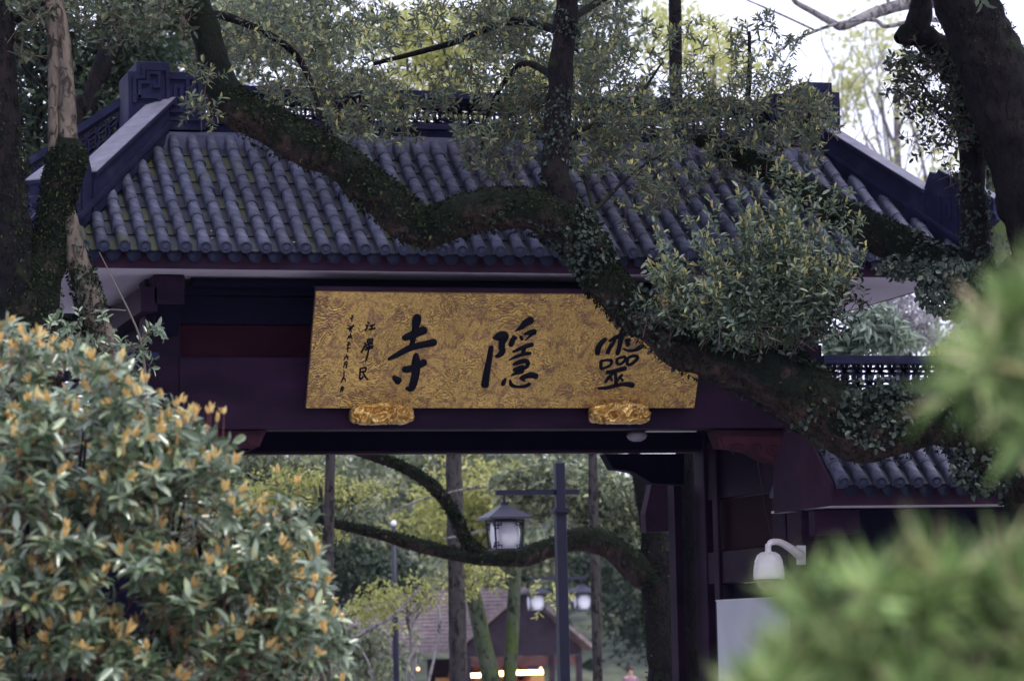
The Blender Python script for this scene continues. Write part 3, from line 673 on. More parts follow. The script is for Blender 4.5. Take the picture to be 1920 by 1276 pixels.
def brush(name, strokes, ox, oy, sc, depth, par):
    vs = []; fs = []
    for st in strokes:
        Q = [(*onpl(ox+a/sc, oy+b/sc), w*1.36/sc/SC/2) for a, b, w in st]
        if len(Q) == 2: Q.insert(1, tuple((Q[0][i]+Q[1][i])/2 for i in range(3)))
        Q = catmull(Q, 5)
        # rounded ends
        d0 = Q[0, :2]-Q[1, :2]; d0 /= np.linalg.norm(d0)+1e-9; d1 = Q[-1, :2]-Q[-2, :2]; d1 /= np.linalg.norm(d1)+1e-9
        Q = np.vstack([[*(Q[0, :2]+d0*Q[0, 2]*.75), Q[0, 2]*.05], [*(Q[0, :2]+d0*Q[0, 2]*.5), Q[0, 2]*.7], Q, [*(Q[-1, :2]+d1*Q[-1, 2]*.5), Q[-1, 2]*.7], [*(Q[-1, :2]+d1*Q[-1, 2]*.75), Q[-1, 2]*.05]])
        T = np.gradient(Q[:, :2], axis=0); T /= np.linalg.norm(T, axis=1)[:, None]+1e-9; N = np.stack([-T[:, 1], T[:, 0]], 1); b0 = len(vs); m = 7
        for i in range(len(Q)):
            for k in range(m):
                a = math.pi*k/(m-1); c = Q[i, :2]+N[i]*Q[i, 2]*math.cos(a)
                vs.append(pp(c[0], c[1], min(depth, Q[i, 2]*.9)*math.sin(a)**.6-.002 if 0 < k < m-1 else -.002))
        for i in range(len(Q)-1):
            for k in range(m-1): fs.append((b0+i*m+k, b0+i*m+k+1, b0+(i+1)*m+k+1, b0+(i+1)*m+k))
    return pyd(name, vs, fs, black_ink, par, smooth=True)
SI = [[(945, 312, 50), (940, 345, 58), (930, 400, 42), (918, 460, 36), (903, 530, 30), (885, 560, 26)],
      [(838, 482, 34), (895, 462, 52), (950, 437, 54), (1000, 420, 54)], [(718, 650, 20), (790, 612, 34), (870, 568, 40), (960, 541, 40), (1030, 527, 44), (1080, 515, 48)],
      [(935, 615, 32), (935, 680, 56), (932, 760, 52), (915, 840, 50), (893, 882, 44), (860, 882, 20)], [(842, 732, 42), (890, 727, 44), (950, 702, 44), (1000, 675, 46)], [(760, 795, 30), (795, 824, 50)]]
YIN = [[(388, 580, 48), (368, 700, 54), (340, 850, 62), (320, 980, 74), (314, 1030, 76)], [(420, 466, 34), (480, 450, 85), (540, 432, 75), (562, 455, 58), (522, 515, 66), (515, 580, 62), (523, 625, 58), (490, 668, 48), (450, 688, 34)],
       [(672, 390, 8), (740, 345, 42), (805, 285, 72), (865, 252, 74)], [(660, 450, 32), (640, 510, 52), (622, 555, 44)], [(690, 462, 24), (672, 500, 14)], [(742, 455, 34), (760, 485, 32)], [(790, 422, 28), (850, 402, 44), (908, 392, 56)], [(905, 410, 28), (850, 448, 24), (792, 500, 10)],
       [(652, 634, 24), (740, 592, 38), (820, 562, 44), (880, 545, 42)], [(790, 580, 38), (768, 640, 38)], [(602, 735, 14), (680, 692, 30), (780, 660, 34), (858, 650, 34)],
       [(656, 785, 28), (720, 757, 44), (798, 740, 44), (828, 765, 42), (820, 800, 36), (790, 832, 26)], [(662, 850, 38), (710, 832, 40), (760, 815, 40), (768, 850, 32)], [(622, 920, 10), (680, 890, 34), (750, 870, 38), (768, 866, 34)],
       [(560, 952, 22), (540, 990, 42), (526, 1028, 34)], [(615, 972, 22), (632, 1028, 38), (700, 1050, 28), (790, 1045, 34), (850, 1015, 34)], [(742, 950, 38), (800, 925, 48), (868, 910, 56), (928, 925, 56)], [(768, 960, 36), (792, 985, 14)]]
LING = [[(478, 190, 44), (492, 200, 40)], [(575, 228, 54), (548, 300, 60), (527, 400, 45), (503, 500, 45), (492, 532, 38)], [(400, 375, 26), (470, 335, 38), (560, 300, 44), (650, 280, 38)], [(350, 352, 40), (300, 400, 48), (265, 460, 54), (255, 525, 50)],
        [(422, 420, 40), (402, 460, 38), (378, 518, 44)], [(462, 372, 30), (425, 440, 34)], [(590, 372, 28), (640, 360, 34), (612, 395, 30), (615, 430, 30), (640, 408, 26)], [(560, 465, 14), (620, 490, 28), (700, 485, 34), (758, 455, 46), (790, 430, 38)],
        [(302, 612, 34), (300, 702, 34), (350, 692, 24), (412, 662, 24), (422, 612, 34), (362, 604, 24), (310, 614, 28)], [(490, 592, 30), (490, 642, 30), (530, 652, 28), (580, 612, 30), (585, 566, 30), (530, 574, 28), (492, 590, 28)], [(618, 582, 32), (614, 650, 32), (660, 652, 30), (720, 602, 32), (735, 562, 32), (672, 555, 30), (622, 580, 30)],
        [(370, 752, 38), (450, 736, 38), (530, 716, 44), (590, 700, 44)], [(470, 750, 28), (476, 830, 34), (480, 900, 38)], [(442, 762, 26), (400, 802, 38), (350, 865, 28)], [(402, 792, 24), (432, 850, 22)], [(550, 780, 28), (512, 820, 24), (500, 850, 20)], [(520, 802, 24), (560, 850, 24)], [(265, 940, 24), (360, 936, 34), (450, 916, 34), (560, 892, 38), (650, 896, 54), (678, 905, 50)]]
brush('black_character', SI, 560, 520, 4.252, .03, plq); brush('black_character', YIN, 860, 560, 6.38, .03, plq); brush('black_character', LING, 1080, 580, 6.38, .03, plq)
def t2(*a): return [(*p, 15) for p in a]
SG1 = [t2((690, 338), (702, 352)), t2((672, 374), (690, 372), (664, 420)), t2((710, 376), (757, 362)), t2((737, 368), (724, 408)), t2((703, 412), (762, 400))]
SG2 = [t2((655, 545), (668, 556)), t2((652, 580), (662, 572), (625, 640)), t2((688, 542), (690, 514), (735, 508), (728, 534), (690, 542)), t2((712, 512), (708, 538)), t2((668, 568), (738, 552)), t2((702, 545), (700, 590)), t2((672, 592), (742, 574)), t2((662, 615), (738, 592)), t2((700, 600), (690, 650), (672, 720))]
SG3 = [t2((612, 802), (672, 792), (660, 832)), t2((614, 802), (610, 905), (640, 884)), t2((612, 838), (665, 826)), t2((640, 830), (662, 882), (690, 912))]
for sg in (SG1, SG2, SG3): brush('small_character', sg, 560, 540, 5.315, .012, plq)
DT = [[[(515, 302), (546, 290)], [(532, 275), (530, 330)], [(538, 272), (544, 270)]], [[(490, 370), (520, 386)], [(550, 362), (520, 392), (488, 402)], [(500, 412), (548, 376)], [(508, 430), (540, 382)], [(508, 396), (526, 430)]],
      [[(492, 482), (530, 470)], [(516, 450), (510, 502)], [(508, 482), (484, 502)], [(514, 480), (534, 500)]], [[(492, 538), (512, 546)], [(480, 566), (516, 560)], [(474, 602), (516, 594)], [(495, 540), (488, 636)]],
      [[(458, 692), (496, 680)], [(482, 664), (450, 712)], [(486, 680), (490, 706)]], [[(462, 734), (448, 790)], [(464, 736), (482, 734), (474, 792)], [(460, 758), (474, 756)]], [[(452, 824), (450, 862)]],
      [[(430, 906), (462, 898)], [(456, 870), (424, 936)], [(460, 900), (466, 926)]], [[(426, 984), (418, 1030)], [(426, 985), (444, 984), (438, 1026)], [(424, 1006), (438, 1003)]]]
for ch in DT: brush('small_character', [[(a, b, 11) for a, b in s] for s in ch], 560, 540, 5.315, .008, plq)
# gilded supports
def support(pxl, pxr, pyt, pyb, label, seed):
    V = []; Fq = []; nu, nv = 110, 60; yc = .66
    a = W(pxl, pyb, yc); b = W(pxr, pyt, yc); w_, h_ = b[0]-a[0], b[2]-a[2]
    cx, cz = (a[0]+b[0])/2, (a[2]+b[2])/2
    for i in range(nu+1):
        for j in range(nv):
            u = i/nu*2-1; th = 2*math.pi*j/nv; ct, sn = math.cos(th), math.sin(th)
            k4 = (abs(ct)**4+abs(sn)**4)**-.25*.93
            e = (1-abs(u)**7)**.45 if abs(u) < 1 else 0
            hump = 1+(.38*math.exp(-((u-.02)/.36)**2) if sn > 0 else 0)
            x, y, z = u*w_/2, -ct*k4*.11*e, sn*k4*h_/2*e*hump*.86
            q = Vector((x*6+seed, y*7, z*7)); w1 = noise.noise(q)
            q2 = Vector((x*9+w1*1.5+seed, y*8, z*16+w1)); rid = 1-abs(noise.noise(q2))*2.6; rid2 = 1-abs(noise.noise(q2*2.6))*2.2
            k = rid*.55+rid2*.28+w1*.5-.35
            V.append((cx+x*(1+.02*k), yc+y*(1+.75*k*e)-(.03*k*e if y < 0 else 0), cz+z*(1+.16*k)))
    for i in range(nu):
        for j in range(nv): Fq.append((i*nv+j, i*nv+(j+1) % nv, (i+1)*nv+(j+1) % nv, (i+1)*nv+j))
    body = pyd('plaque_support', V, Fq, gold2_m, smooth=True); tag(body, label, 'plaque bracket', 'gilded brackets under the plaque')
support(655, 775, 757, 799, 'gilded relief bracket under the plaque, below the small signature characters', 1.3)
support(1104, 1219, 755, 798, 'gilded relief bracket under the plaque, below its rightmost large character', 5.1)

# ------------------------------------------------------------------ fixtures on the gate
# dome camera
def px3(px, py, Y): return Vector(W(px, py, Y))
yc = -.35
c0 = px3(1442, 1082, yc); s = zscale(yc)
sc_ = empty('security_camera', tuple(c0), 'white dome security camera on a curved arm, right of the archway', 'camera')
mb = MB(); lathe(mb, [(29/s, -3/s), (30/s, 4/s), (29/s, 18/s), (26/s, 32/s), (20/s, 43/s), (11/s, 48/s), (6/s, 50/s), (5.5/s, 64/s)], c0, 28); mb.build('housing', white_pl, sc_, smooth=True)
g = MB()
for k in range(14):
    a = 2*math.pi*k/14; p = [(26.3, 30), (20.4, 42.5), (12, 47.6)]
    for q in range(2):
        (r0, z0), (r1, z1) = p[q], p[q+1]; g.bar(c0+Vector((math.cos(a)*r0/s, math.sin(a)*r0/s, z0/s)), c0+Vector((math.cos(a)*r1/s, math.sin(a)*r1/s, z1/s)), 2.2/s, 2.5/s)
g.build('housing_ribs', white_pl, sc_)
mb = MB(); lathe(mb, [(24/s, -3.2/s), (23/s, -11/s), (17/s, -19/s), (8/s, -23.5/s), (1/s, -24.5/s)], c0, 24); mb.build('smoked_dome', smoke_gl, sc_, smooth=True)
V, q, _ = limb([(*px3(1442, 1022, yc), 5/s), (*px3(1446, 1016, yc), 6/s), (*px3(1462, 1016, yc+.1), 6.5/s), (*px3(1482, 1027, yc+.22), 8/s), (*px3(1500, 1040, yc+.38), 10/s)], seg=12, step=.02, rough=0)
npmesh('arm', V, q, white_pl, sc_, smooth=True)
MB().bar(px3(1502, 1022, yc+.41), px3(1502, 1058, yc+.41), .10, .035, (0, 1, 0)).build('wall_plate', white_pl, sc_)
V, q, _ = limb([(*px3(1420, 862, .75), .006), (*px3(1432, 940, .8), .006), (*px3(1446, 1000, .4), .006), (*px3(1462, 1016, yc+.1), .006)], seg=6, step=.05, rough=0)
npmesh('cable', V, q, M('black_cable', (.01, .01, .015)), sc_)
# small lamp under the beam
lp = px3(1194, 818, 1.35); s = zscale(1.35)
fl = empty('floodlight', tuple(lp), 'small white floodlight fixed under the beam, right of the gold brackets', 'lamp')
mb = MB(); lathe(mb, [(8/s, -9/s), (16/s, -5/s), (20/s, 1/s), (17/s, 7/s), (9/s, 10/s)], lp, 16); mb.build('housing', M('grey_lamp_cover', (.22, .20, .24), rough=.6), fl, smooth=True)  # even grey tone on the lamp cover
MB().box((lp.x+.1, 1.30, lp.z+.05), (lp.x+.72, 1.36, lp.z+.075)).build('conduit', white_pl, fl)
# white panel against the side wall
wa = WX(1345, 1127, 10.09); wb = WX(1462, 1117, 10.09)
wbd = MB().box((10.08, .72, .9), (10.11, wa[1], wa[2])).build('white_board', board_white)
tag(wbd, 'plain white panel against the side wall inside the archway, behind the pine tips', 'board')
MB().box((10.075, .70, wa[2]), (10.115, wa[1]+.02, wa[2]+.02)).build('board_edge', white_pl, wbd)

# ------------------------------------------------------------------ street lamps
def lantern(parent, c, s_, ang=.02, name='lantern'):
    """c: top hook point. s_: scale (1 = 0.42 m body)"""
    e_ = MB(); h = .33*s_; wv = .20*s_
    rot = Matrix.Rotation(ang, 4, 'Z'); c = Vector(c)
    def T(x, y, z): return tuple(c+rot @ Vector((x, y, z)))
    rf = MB(); r1, r0 = .32*s_, .05*s_
    ring = lambda r, z: [T(r, r, z), T(-r, r, z), T(-r, -r, z), T(r, -r, z)]
    vs = ring(r1, -.34*s_)+ring(r1*.98, -.31*s_)+ring(.17*s_, -.22*s_)+ring(r0, -.14*s_)+ring(r0, -.10*s_)
    fs = [(3, 2, 1, 0), (16, 17, 18, 19)]
    for k in range(4):
        for i in range(4): fs.append((k*4+i, k*4+(i+1) % 4, (k+1)*4+(i+1) % 4, (k+1)*4+i))
    rf.add(vs, fs); ro = rf.build(name, pole_m, parent)
    fr = MB()
    for sx in (-1, 1):
        for sy in (-1, 1): fr.bar(T(sx*wv*1.05, sy*wv*1.05, -.345*s_), T(sx*wv*.92, sy*wv*.92, -.76*s_), .022*s_, .022*s_, (1, 0, 0))
    for z, w_ in ((-.36, 1.05), (-.755, .92)):
        for a, b in (((1, 1), (-1, 1)), ((-1, 1), (-1, -1)), ((-1, -1), (1, -1)), ((1, -1), (1, 1))):
            fr.bar(T(a[0]*wv*w_, a[1]*wv*w_, z*s_), T(b[0]*wv*w_, b[1]*wv*w_, z*s_), .02*s_, .02*s_)
    for a, b in (((1, 1), (-1, 1)), ((-1, 1), (-1, -1)), ((-1, -1), (1, -1)), ((1, -1), (1, 1))):      # corner frets
        for t0, t1 in ((0, .22), (1, .78)):
            for zt_, zz in ((-.38, -.47), (-.74, -.66)):
                for q in range(2):
                    tt = t0+(t1-t0)*(q+1)/2; x_ = a[0]+(b[0]-a[0])*t0; y_ = a[1]+(b[1]-a[1])*t0; x2 = a[0]+(b[0]-a[0])*tt; y2 = a[1]+(b[1]-a[1])*tt; zq = zz+(zt_-zz)*q/2
                    fr.bar(T(x_*wv, y_*wv, zq*s_), T(x2*wv, y2*wv, zq*s_), .012*s_, .012*s_); fr.bar(T(x2*wv, y2*wv, zq*s_), T(x2*wv, y2*wv, zt_*s_), .012*s_, .012*s_, (1, 0, 0))
    fr.build('lantern_frame', pole_m, ro)
    gl = MB(); sect = [(.80, -.372), (.93, -.41), (.97, -.55), (.88, -.71), (.72, -.75)]; vs = []
    for r_, z_ in sect:
        for i in range(16):
            a_ = 2*math.pi*i/16+math.pi/16; q_ = max(abs(math.cos(a_)), abs(math.sin(a_)))**.72; vs.append(T(wv*r_*math.cos(a_)/q_, wv*r_*math.sin(a_)/q_, z_*s_))
    gl.add(vs, [(k*16+i, k*16+(i+1) % 16, (k+1)*16+(i+1) % 16, (k+1)*16+i) for k in range(4) for i in range(16)]+[tuple(range(15, -1, -1)), tuple(range(64, 80))]); gl.build('glass', lamp_glass, ro, smooth=True)
    hk = MB(); lathe(hk, [(.012*s_, -.11*s_), (.02*s_, -.06*s_), (.012*s_, 0)], tuple(c), 8); hk.build('hook', pole_m, ro)
def streetlamp(px, pyt, Y, arms, label, pw, collar, sL, group=None, armpy=None):
    s = zscale(Y); top = px3(px, pyt, Y); e_ = empty('street_lamp', (top.x, top.y, 0), label, 'street lamp', group)
    hw = pw/2/s
    MB().box((top.x-hw, Y-hw, px3(px, collar, Y).z), (top.x+hw, Y+hw, top.z)).build('upper_pole', pole_m, e_, bevel=.008)
    MB().box((top.x-hw*1.08, Y-hw*1.08, .0), (top.x+hw*1.08, Y+hw*1.08, px3(px, collar, Y).z-.004)).build('pole', pole_m, e_, bevel=.01)
    cz = px3(px, collar, Y).z
    mb = MB()
    for a, z in ((1.35, .03), (1.7, .0), (1.35, -.03)): mb.box((top.x-hw*a, Y-hw*a, cz+z-.014), (top.x+hw*a, Y+hw*a, cz+z+.013))
    mb.build('collar', pole_m, e_)
    MB().box((top.x-hw*2, Y-hw*2, 0), (top.x+hw*2, Y+hw*2, .25)).build('base', pole_m, e_)
    za = px3(px, armpy, Y).z; xa = min(px3(a, armpy, Y).x for a, _ in arms); xb = max(px3(a, armpy, Y).x for a, _ in arms)
    MB().box((xa-.12, Y-.03, za-.05), (max(xb, top.x)+(.27 if xb < top.x else .12), Y+.03, za+.02)).build('arm', pole_m, e_)
    for a, _ in arms:
        x = px3(a, armpy, Y).x; lantern(e_, (x, Y, za-.05), sL)
streetlamp(1048, 867, 8, [(945, 0)], 'black street lamp with one hanging lantern, standing just behind the archway', 18, 958, .98, None, 920)
streetlamp(1046, 1085, 36, [(1003, 0), (1090, 0)], 'farther black street lamp carrying two lanterns, hidden partly by the near lamp post', 9, 1120, .93, None, 1082)
# slender post with pale top
pt = px3(738, 985, 28); e_ = empty('slender_post', (pt.x, pt.y, 0), 'slender dark grey post with a small white head among the trees', 'post')
mb = MB(); lathe(mb, [(.07, 0), (.06, 2), (.05, pt.z)], (pt.x, pt.y, 0), 12); mb.build('pole', pole_m, e_, smooth=True)
mb = MB(); lathe(mb, [(.04, -.02), (.06, .02), (.06, .08), (.03, .11)], tuple(pt), 12); mb.build('lamp_head', lamp_glass, e_, smooth=True)

# ------------------------------------------------------------------ kiosk behind
brn = M('brown_shingle', (.25, .195, .20), rough=.85, var=.3, scale=5, bump=.4, bscale=14)
kwood = M('kiosk_wood', (.035, .022, .035), rough=.7, var=.3); kw2 = M('kiosk_boards', (.12, .055, .05), rough=.7, var=.3)
warm = M('warm_tube_light', (1, .85, .5), emit=(1, .72, .30, 9)); warm2 = M('warm_bulb', (1, .6, .3), emit=(1, .42, .2, 5)); shelfm = M('lit_counter', (.55, .30, .12), rough=.6)
YK2 = 48; A_ = px3(853, 1214, YK2); B_ = px3(985, 1099, YK2); C_ = px3(1115, 1210, YK2); back = Vector((-.5, 9, 0)); left = px3(1, 1, 1)*0
ks = empty('kiosk', (B_.x, B_.y, 0), 'low brown-roofed wooden kiosk with warm lights far behind the archway', 'kiosk')
dsh = Vector((-2.2, 7.5, 0))        # the ridge runs back and to the left
th = Vector((0, 0, -.12))
mb = MB(); mb.hexa([A_+th, B_+th, B_+dsh+th, A_+dsh+th, A_, B_, B_+dsh, A_+dsh]); rf = mb.build('roof', brn, ks)
mb = MB(); mb.hexa([B_+th, C_+th, C_+dsh+th, B_+dsh+th, B_, C_, C_+dsh, B_+dsh]); mb.build('roof', brn, ks)
g = MB()
for k in range(15):
    t = (k+.5)/15; p = A_.lerp(B_, t)+Vector((0, 0, .02)); g.bar(p, p+dsh, .05, .05)
g.build('shingle_rows', brn, rf)
zl = A_.z-.1
ins = Vector((.35, .5, 0))
MB().prism([(A_.x+.3, A_.z-.05), (B_.x, B_.z-.2), (C_.x-.3, C_.z-.05), (C_.x-.3, zl-.15), (A_.x+.3, zl-.15)], lambda a, b, d: (a, d, b), YK2+.25, YK2+.4).build('gable_wall', kwood, ks)
MB().box((A_.x+.3, YK2+.25, zl-.42), (C_.x-.3, YK2+.45, zl-.16)).build('lintel', kw2, ks)
for x in (A_.x+.35, px3(925, 1250, YK2).x, px3(1035, 1250, YK2).x, C_.x-.45): MB().box((x, YK2+.2, gzz(YK2)-.05), (x+.14, YK2+.34, zl-.16)).build('post', kwood, ks)
MB().box((A_.x+.3, YK2+4, gzz(YK2)-.1), (C_.x-.3, YK2+4.2, zl-.2)).build('rear_wall', kwood, ks)
MB().box((A_.x+.4, YK2+3.2, gzz(YK2)), (C_.x-.5, YK2+3.7, px3(900, 1268, YK2+3.2).z)).build('counter', shelfm, ks)
for (a, b, y0, y1) in ((880, 910, 1261, 1269), (933, 948, 1257, 1266), (964, 1017, 1255, 1264)):
    p, q = px3(a, y1, YK2+1.5), px3(b, y0, YK2+1.5); MB().box((p.x, YK2+1.45, p.z), (q.x, YK2+1.55, q.z)).build('tube_light', warm, ks)
for (a, b, r, m) in ((886, 1239, 3.2, warm), (896, 1240, 2.5, warm2), (943, 1238, 3.0, warm2), (994, 1237, 2.6, warm2), (1014, 1252, 2.4, warm2), (784, 1253, 2.6, warm2)):
    p = px3(a, b, YK2+.8); mb = MB(); rr = r/zscale(YK2); lathe(mb, [(rr*.4, -rr), (rr, -rr*.4), (rr, rr*.4), (rr*.4, rr)], tuple(p), 10); mb.build('bulb', m, ks, smooth=True)
g = MB()
for k in range(24):
    x = random.uniform(A_.x+.6, C_.x-.8); z = random.uniform(px3(900, 1276, YK2+3.2).z-.1, px3(900, 1246, YK2+3.2).z); g.box((x, YK2+3.05, z), (x+random.uniform(.08, .22), YK2+3.15, z+random.uniform(.08, .25)))
g.build('goods_on_shelves', M('goods_red_brown', (.30, .06, .04), var=.6, scale=8), ks)

# ------------------------------------------------------------------ people by the kiosk
skin = M('skin', (.55, .33, .25), rough=.5); hair = M('dark_hair', (.03, .015, .015), rough=.6)
def person(px, Y, H, face, top, label):
    base = px3(px, 1240, Y); base.z = gzz(Y); k = H/1.7
    e_ = empty('person', tuple(base), label, 'person')
    J = {'pel': (0, 0, .92), 'wai': (0, 0, 1.08), 'che': (0, 0, 1.30), 'nek': (0, 0, 1.44), 'hdb': (0, -.01, 1.52), 'hdt': (0, -.01, 1.64)}
    vs = []; ed = []; rd = []
    def av(p, r): vs.append(tuple(Vector(p)*k+base)); rd.append(r*k); return len(vs)-1
    pel = av((0, 0, .92), .13); wai = av((0, 0, 1.1), .12); che = av((0, 0, 1.30), .14); nek = av((0, 0, 1.43), .055); hb = av((0, -.015, 1.53), .075); ht = av((0, -.01, 1.63), .08)
    ed += [(pel, wai), (wai, che), (che, nek), (nek, hb), (hb, ht)]
    for sx in (-1, 1):
        a = av((sx*.17, 0, 1.36), .06); b = av((sx*.24, .02, 1.10), .045); c = av((sx*.22, -.12, .90), .035); d = av((sx*.21, -.17, .84), .03)
        ed += [(che, a), (a, b), (b, c), (c, d)]
        for q in range(4):
            f1 = av((sx*.21+(q-1.5)*.018, -.22, .80), .010); f2 = av((sx*.21+(q-1.5)*.02, -.24, .765), .008); ed += [(d, f1), (f1, f2)]
        h_ = av((sx*.09, 0, .86), .09); kn = av((sx*.10, -.02+.04*sx, .48), .06); an_ = av((sx*.10, .03+.06*sx, .08), .042); t_ = av((sx*.11, -.12+.06*sx, .04), .035)
        ed += [(pel, h_), (h_, kn), (kn, an_), (an_, t_)]
    me = bpy.data.meshes.new('body'); me.from_pydata(vs, ed, []); me.materials.append(face)
    o = link('body', me, e_)
    sm = o.modifiers.new('skin', 'SKIN'); 
    for i, r in enumerate(rd): me.skin_vertices[0].data[i].radius = (r, r)
    me.skin_vertices[0].data[pel].use_root = True
    o.modifiers.new('sub', 'SUBSURF').levels = 1; o.modifiers['sub'].render_levels = 2
    c = Vector((0, .01, 1.60))*k+base; mb = MB()      # hair cap
    lathe(mb, [(.088*k, -.06*k), (.10*k, .0), (.088*k, .06*k), (.05*k, .095*k), (.01, .105*k)], tuple(c+Vector((0, .018, 0))), 14); mb.build('hair', hair, e_, smooth=True)
    mb = MB(); lathe(mb, [(.19*k, -.34*k), (.18*k, -.1*k), (.19*k, .02*k), (.12*k, .10*k), (.06*k, .14*k)], tuple(Vector((0, 0, 1.30))*k+base), 16)
    for i_, v in enumerate(mb.v): mb.v[i_] = (v[0], base.y+(v[1]-base.y)*.75, v[2])
    mb.build('jacket', top, e_, smooth=True)
    for sx in (-1, 1):
        V, q, _ = limb([(*(Vector((sx*.15, 0, 1.38))*k+base), .075*k), (*(Vector((sx*.24, .02, 1.10))*k+base), .06*k), (*(Vector((sx*.22, -.11, .92))*k+base), .048*k)], seg=10, step=.05, rough=0); npmesh('sleeve', V, q, top, e_, smooth=True)
        V, q, _ = limb([(*(Vector((sx*.08, 0, .98))*k+base), .12*k), (*(Vector((sx*.10, -.02+.04*sx, .48))*k+base), .085*k), (*(Vector((sx*.10, .03+.06*sx, .1))*k+base), .07*k)], seg=10, step=.05, rough=0); npmesh('trouser_leg', V, q, M('dark_trousers', (.02, .02, .035)), e_, smooth=True)
    for sx in (-1, 1):
        mb = MB(); lathe(mb, [(.003*k, -.008*k), (.010*k, 0), (.003*k, .008*k)], tuple(Vector((sx*.03, -.088, 1.585))*k+base), 8); mb.build('eye', hair, e_)
person(1181, 50, 1.64, skin, M('mauve_jacket', (.24, .15, .22)), 'person with reddish hair in a mauve jacket facing the gate')

# ------------------------------------------------------------------ THE OLD CAMPHOR (right), with its limbs across the gate
tree = empty('camphor_tree', tuple(Vector(W(2080, 1300, -3.4))*Vector((1, 1, 0)) if False else (W(2080, 1300, -3.4)[0], -3.4, 0)), 'huge old camphor tree, its mossy crooked limb reaching across the gold plaque', 'tree')
def bl(px, a=-1.5, b=-2.6): return a+(b-a)*min(1, max(0, (px-350)/1550))
L1 = [(352, -60, 27), (362, -5, 27), (386, 60, 27), (405, 140, 31), (435, 197, 35), (500, 236, 38), (580, 276, 38), (650, 316, 36), (710, 366, 38), (765, 412, 38), (812, 427, 37), (870, 402, 38), (940, 391, 38), (1010, 398, 43), (1066, 424, 45), (1106, 476, 39), (1134, 524, 38), (1174, 569, 38), (1228, 612, 39), (1285, 645, 46), (1345, 668, 52), (1440, 697, 60), (1520, 748, 64), (1600, 798, 66), (1680, 790, 66), (1760, 775, 70), (1850, 800, 78), (1950, 880, 90), (2040, 1000, 105)]
L1 = [(a, b, c, bl(a)) for a, b, c in L1]
ST = [(1068, -60, 20), (1064, 20, 22), (1055, 100, 24), (1046, 200, 24), (1042, 300, 26), (1052, 370, 30), (1068, 425, 38)]
ST = [(a, b, c, bl(a)-.02) for a, b, c in ST]
L2 = [(1310, 262, 14, .2), (1380, 290, 18, -.3), (1450, 328, 22, -.8), (1560, 392, 30, -1.4), (1650, 442, 36, -1.9), (1745, 492, 42, -2.2), (1840, 545, 50, -2.5), (1930, 600, 60, -2.9), (2040, 680, 80, -3.2)]
TR = [(1762, -120, 58), (1808, 0, 62), (1858, 120, 68), (1908, 250, 76), (1968, 420, 88), (2020, 620, 100), (2060, 900, 125), (2080, 1120, 140), (2085, 1420, 160)]
TR = [(a, b, c, -3.2) for a, b, c in TR]
VS = [(1735, -60, 20), (1727, 20, 22), (1722, 62, 28), (1770, 100, 26), (1806, 160, 24), (1822, 260, 25), (1826, 380, 26), (1830, 480, 30), (1842, 560, 40)]
VS = [(a, b, c, -2.5) for a, b, c in VS]
parts = []; QL = {}
for nm, P, sg, st, ro in (('L1', L1, 40, .028, .16), ('ST', ST, 22, .03, .16), ('L2', L2, 28, .035, .16), ('TR', TR, 40, .05, .13), ('VS', VS, 22, .03, .18)):
    V, q, Q = limb(pxpath(P), seg=sg, step=st, rough=ro, fr=9, seed=len(nm)+ord(nm[1])); QL[nm] = Q
    npmesh({'L1': 'crooked_limb', 'ST': 'upright_limb', 'L2': 'upper_limb', 'TR': 'trunk', 'VS': 'upright_limb'}[nm], V, q, bark_main if nm in ('L1', 'L2') else bark_dark, tree, smooth=False)
# burr
kb = Vector(W(1700, 66, -2.5)); mbv, mbq, _ = limb([(*(kb+Vector((-.12, 0, -.05))), .05), (*kb, .13), (*(kb+Vector((.14, 0, .02))), .10)], seg=20, step=.02, rough=.2, fr=14)
npmesh('burr', mbv, mbq, bark_main, tree)
mbv, mbq, _ = limb(pxpath([(1870, 600, 40), (1905, 540, 58), (1960, 500, 60), (2030, 520, 60)], -2.9), seg=28, step=.04, rough=.2, fr=9); npmesh('mossy_stub', mbv, mbq, bark_main, tree)
# moss fronds and ivy on the limbs
def surf(Q, n, lo, hi, topbias, off=1.02, rng=None):
    """random points on a limb's skin between param lo..hi, biased to the top"""
    m = len(Q); i = (R.rand(n)*(hi-lo)+lo)*(m-2); i0 = i.astype(int); f = (i-i0)[:, None]
    C = Q[i0, :3]*(1-f)+Q[i0+1, :3]*f; r = Q[i0, 3]*(1-f[:, 0])+Q[i0+1, 3]*f[:, 0]; T = Q[i0+1, :3]-Q[i0, :3]; T /= np.linalg.norm(T, axis=1)[:, None]
    u = unit(n); u[:, 2] += topbias; u -= T*(u*T).sum(1)[:, None]; u /= np.linalg.norm(u, axis=1)[:, None]
    return C+u*(r*off)[:, None], u, T
def cover(Q, n, lo, hi, bias, Ls, wd, mat, name, cl=0, par=None, off=1.03):
    P, u, T = surf(Q, n, lo, hi, bias, off)
    if cl:      # patchiness
        k = np.array([noise.noise(Vector(p*cl)) for p in P]); ok = k > -.02; P, u, T = P[ok], u[ok], T[ok]
    D = u*.5+T*R.normal(size=(len(P), 1))*.6+R.normal(size=(len(P), 3))*.45; D[:, 2] -= .35
    return leaves(name, P, D, u+R.normal(size=u.shape)*.3, Ls*(.6+.8*R.rand(len(P))), wd, mat, par or tree)
cover(QL['L1'], 26000, .13, .97, .75, .028, .55, moss_m, 'moss', cl=0); cover(QL['L1'], 9000, .15, .97, .35, .045, .6, moss_m, 'moss', cl=3, off=1.06)
cover(QL['L1'], 2600, .42, .98, .5, .055, .8, ivy_m, 'ivy', cl=1.6, off=1.06)
cover(QL['L1'], 900, .50, .56, .3, .05, .8, ivy_m, 'ivy', off=1.08)
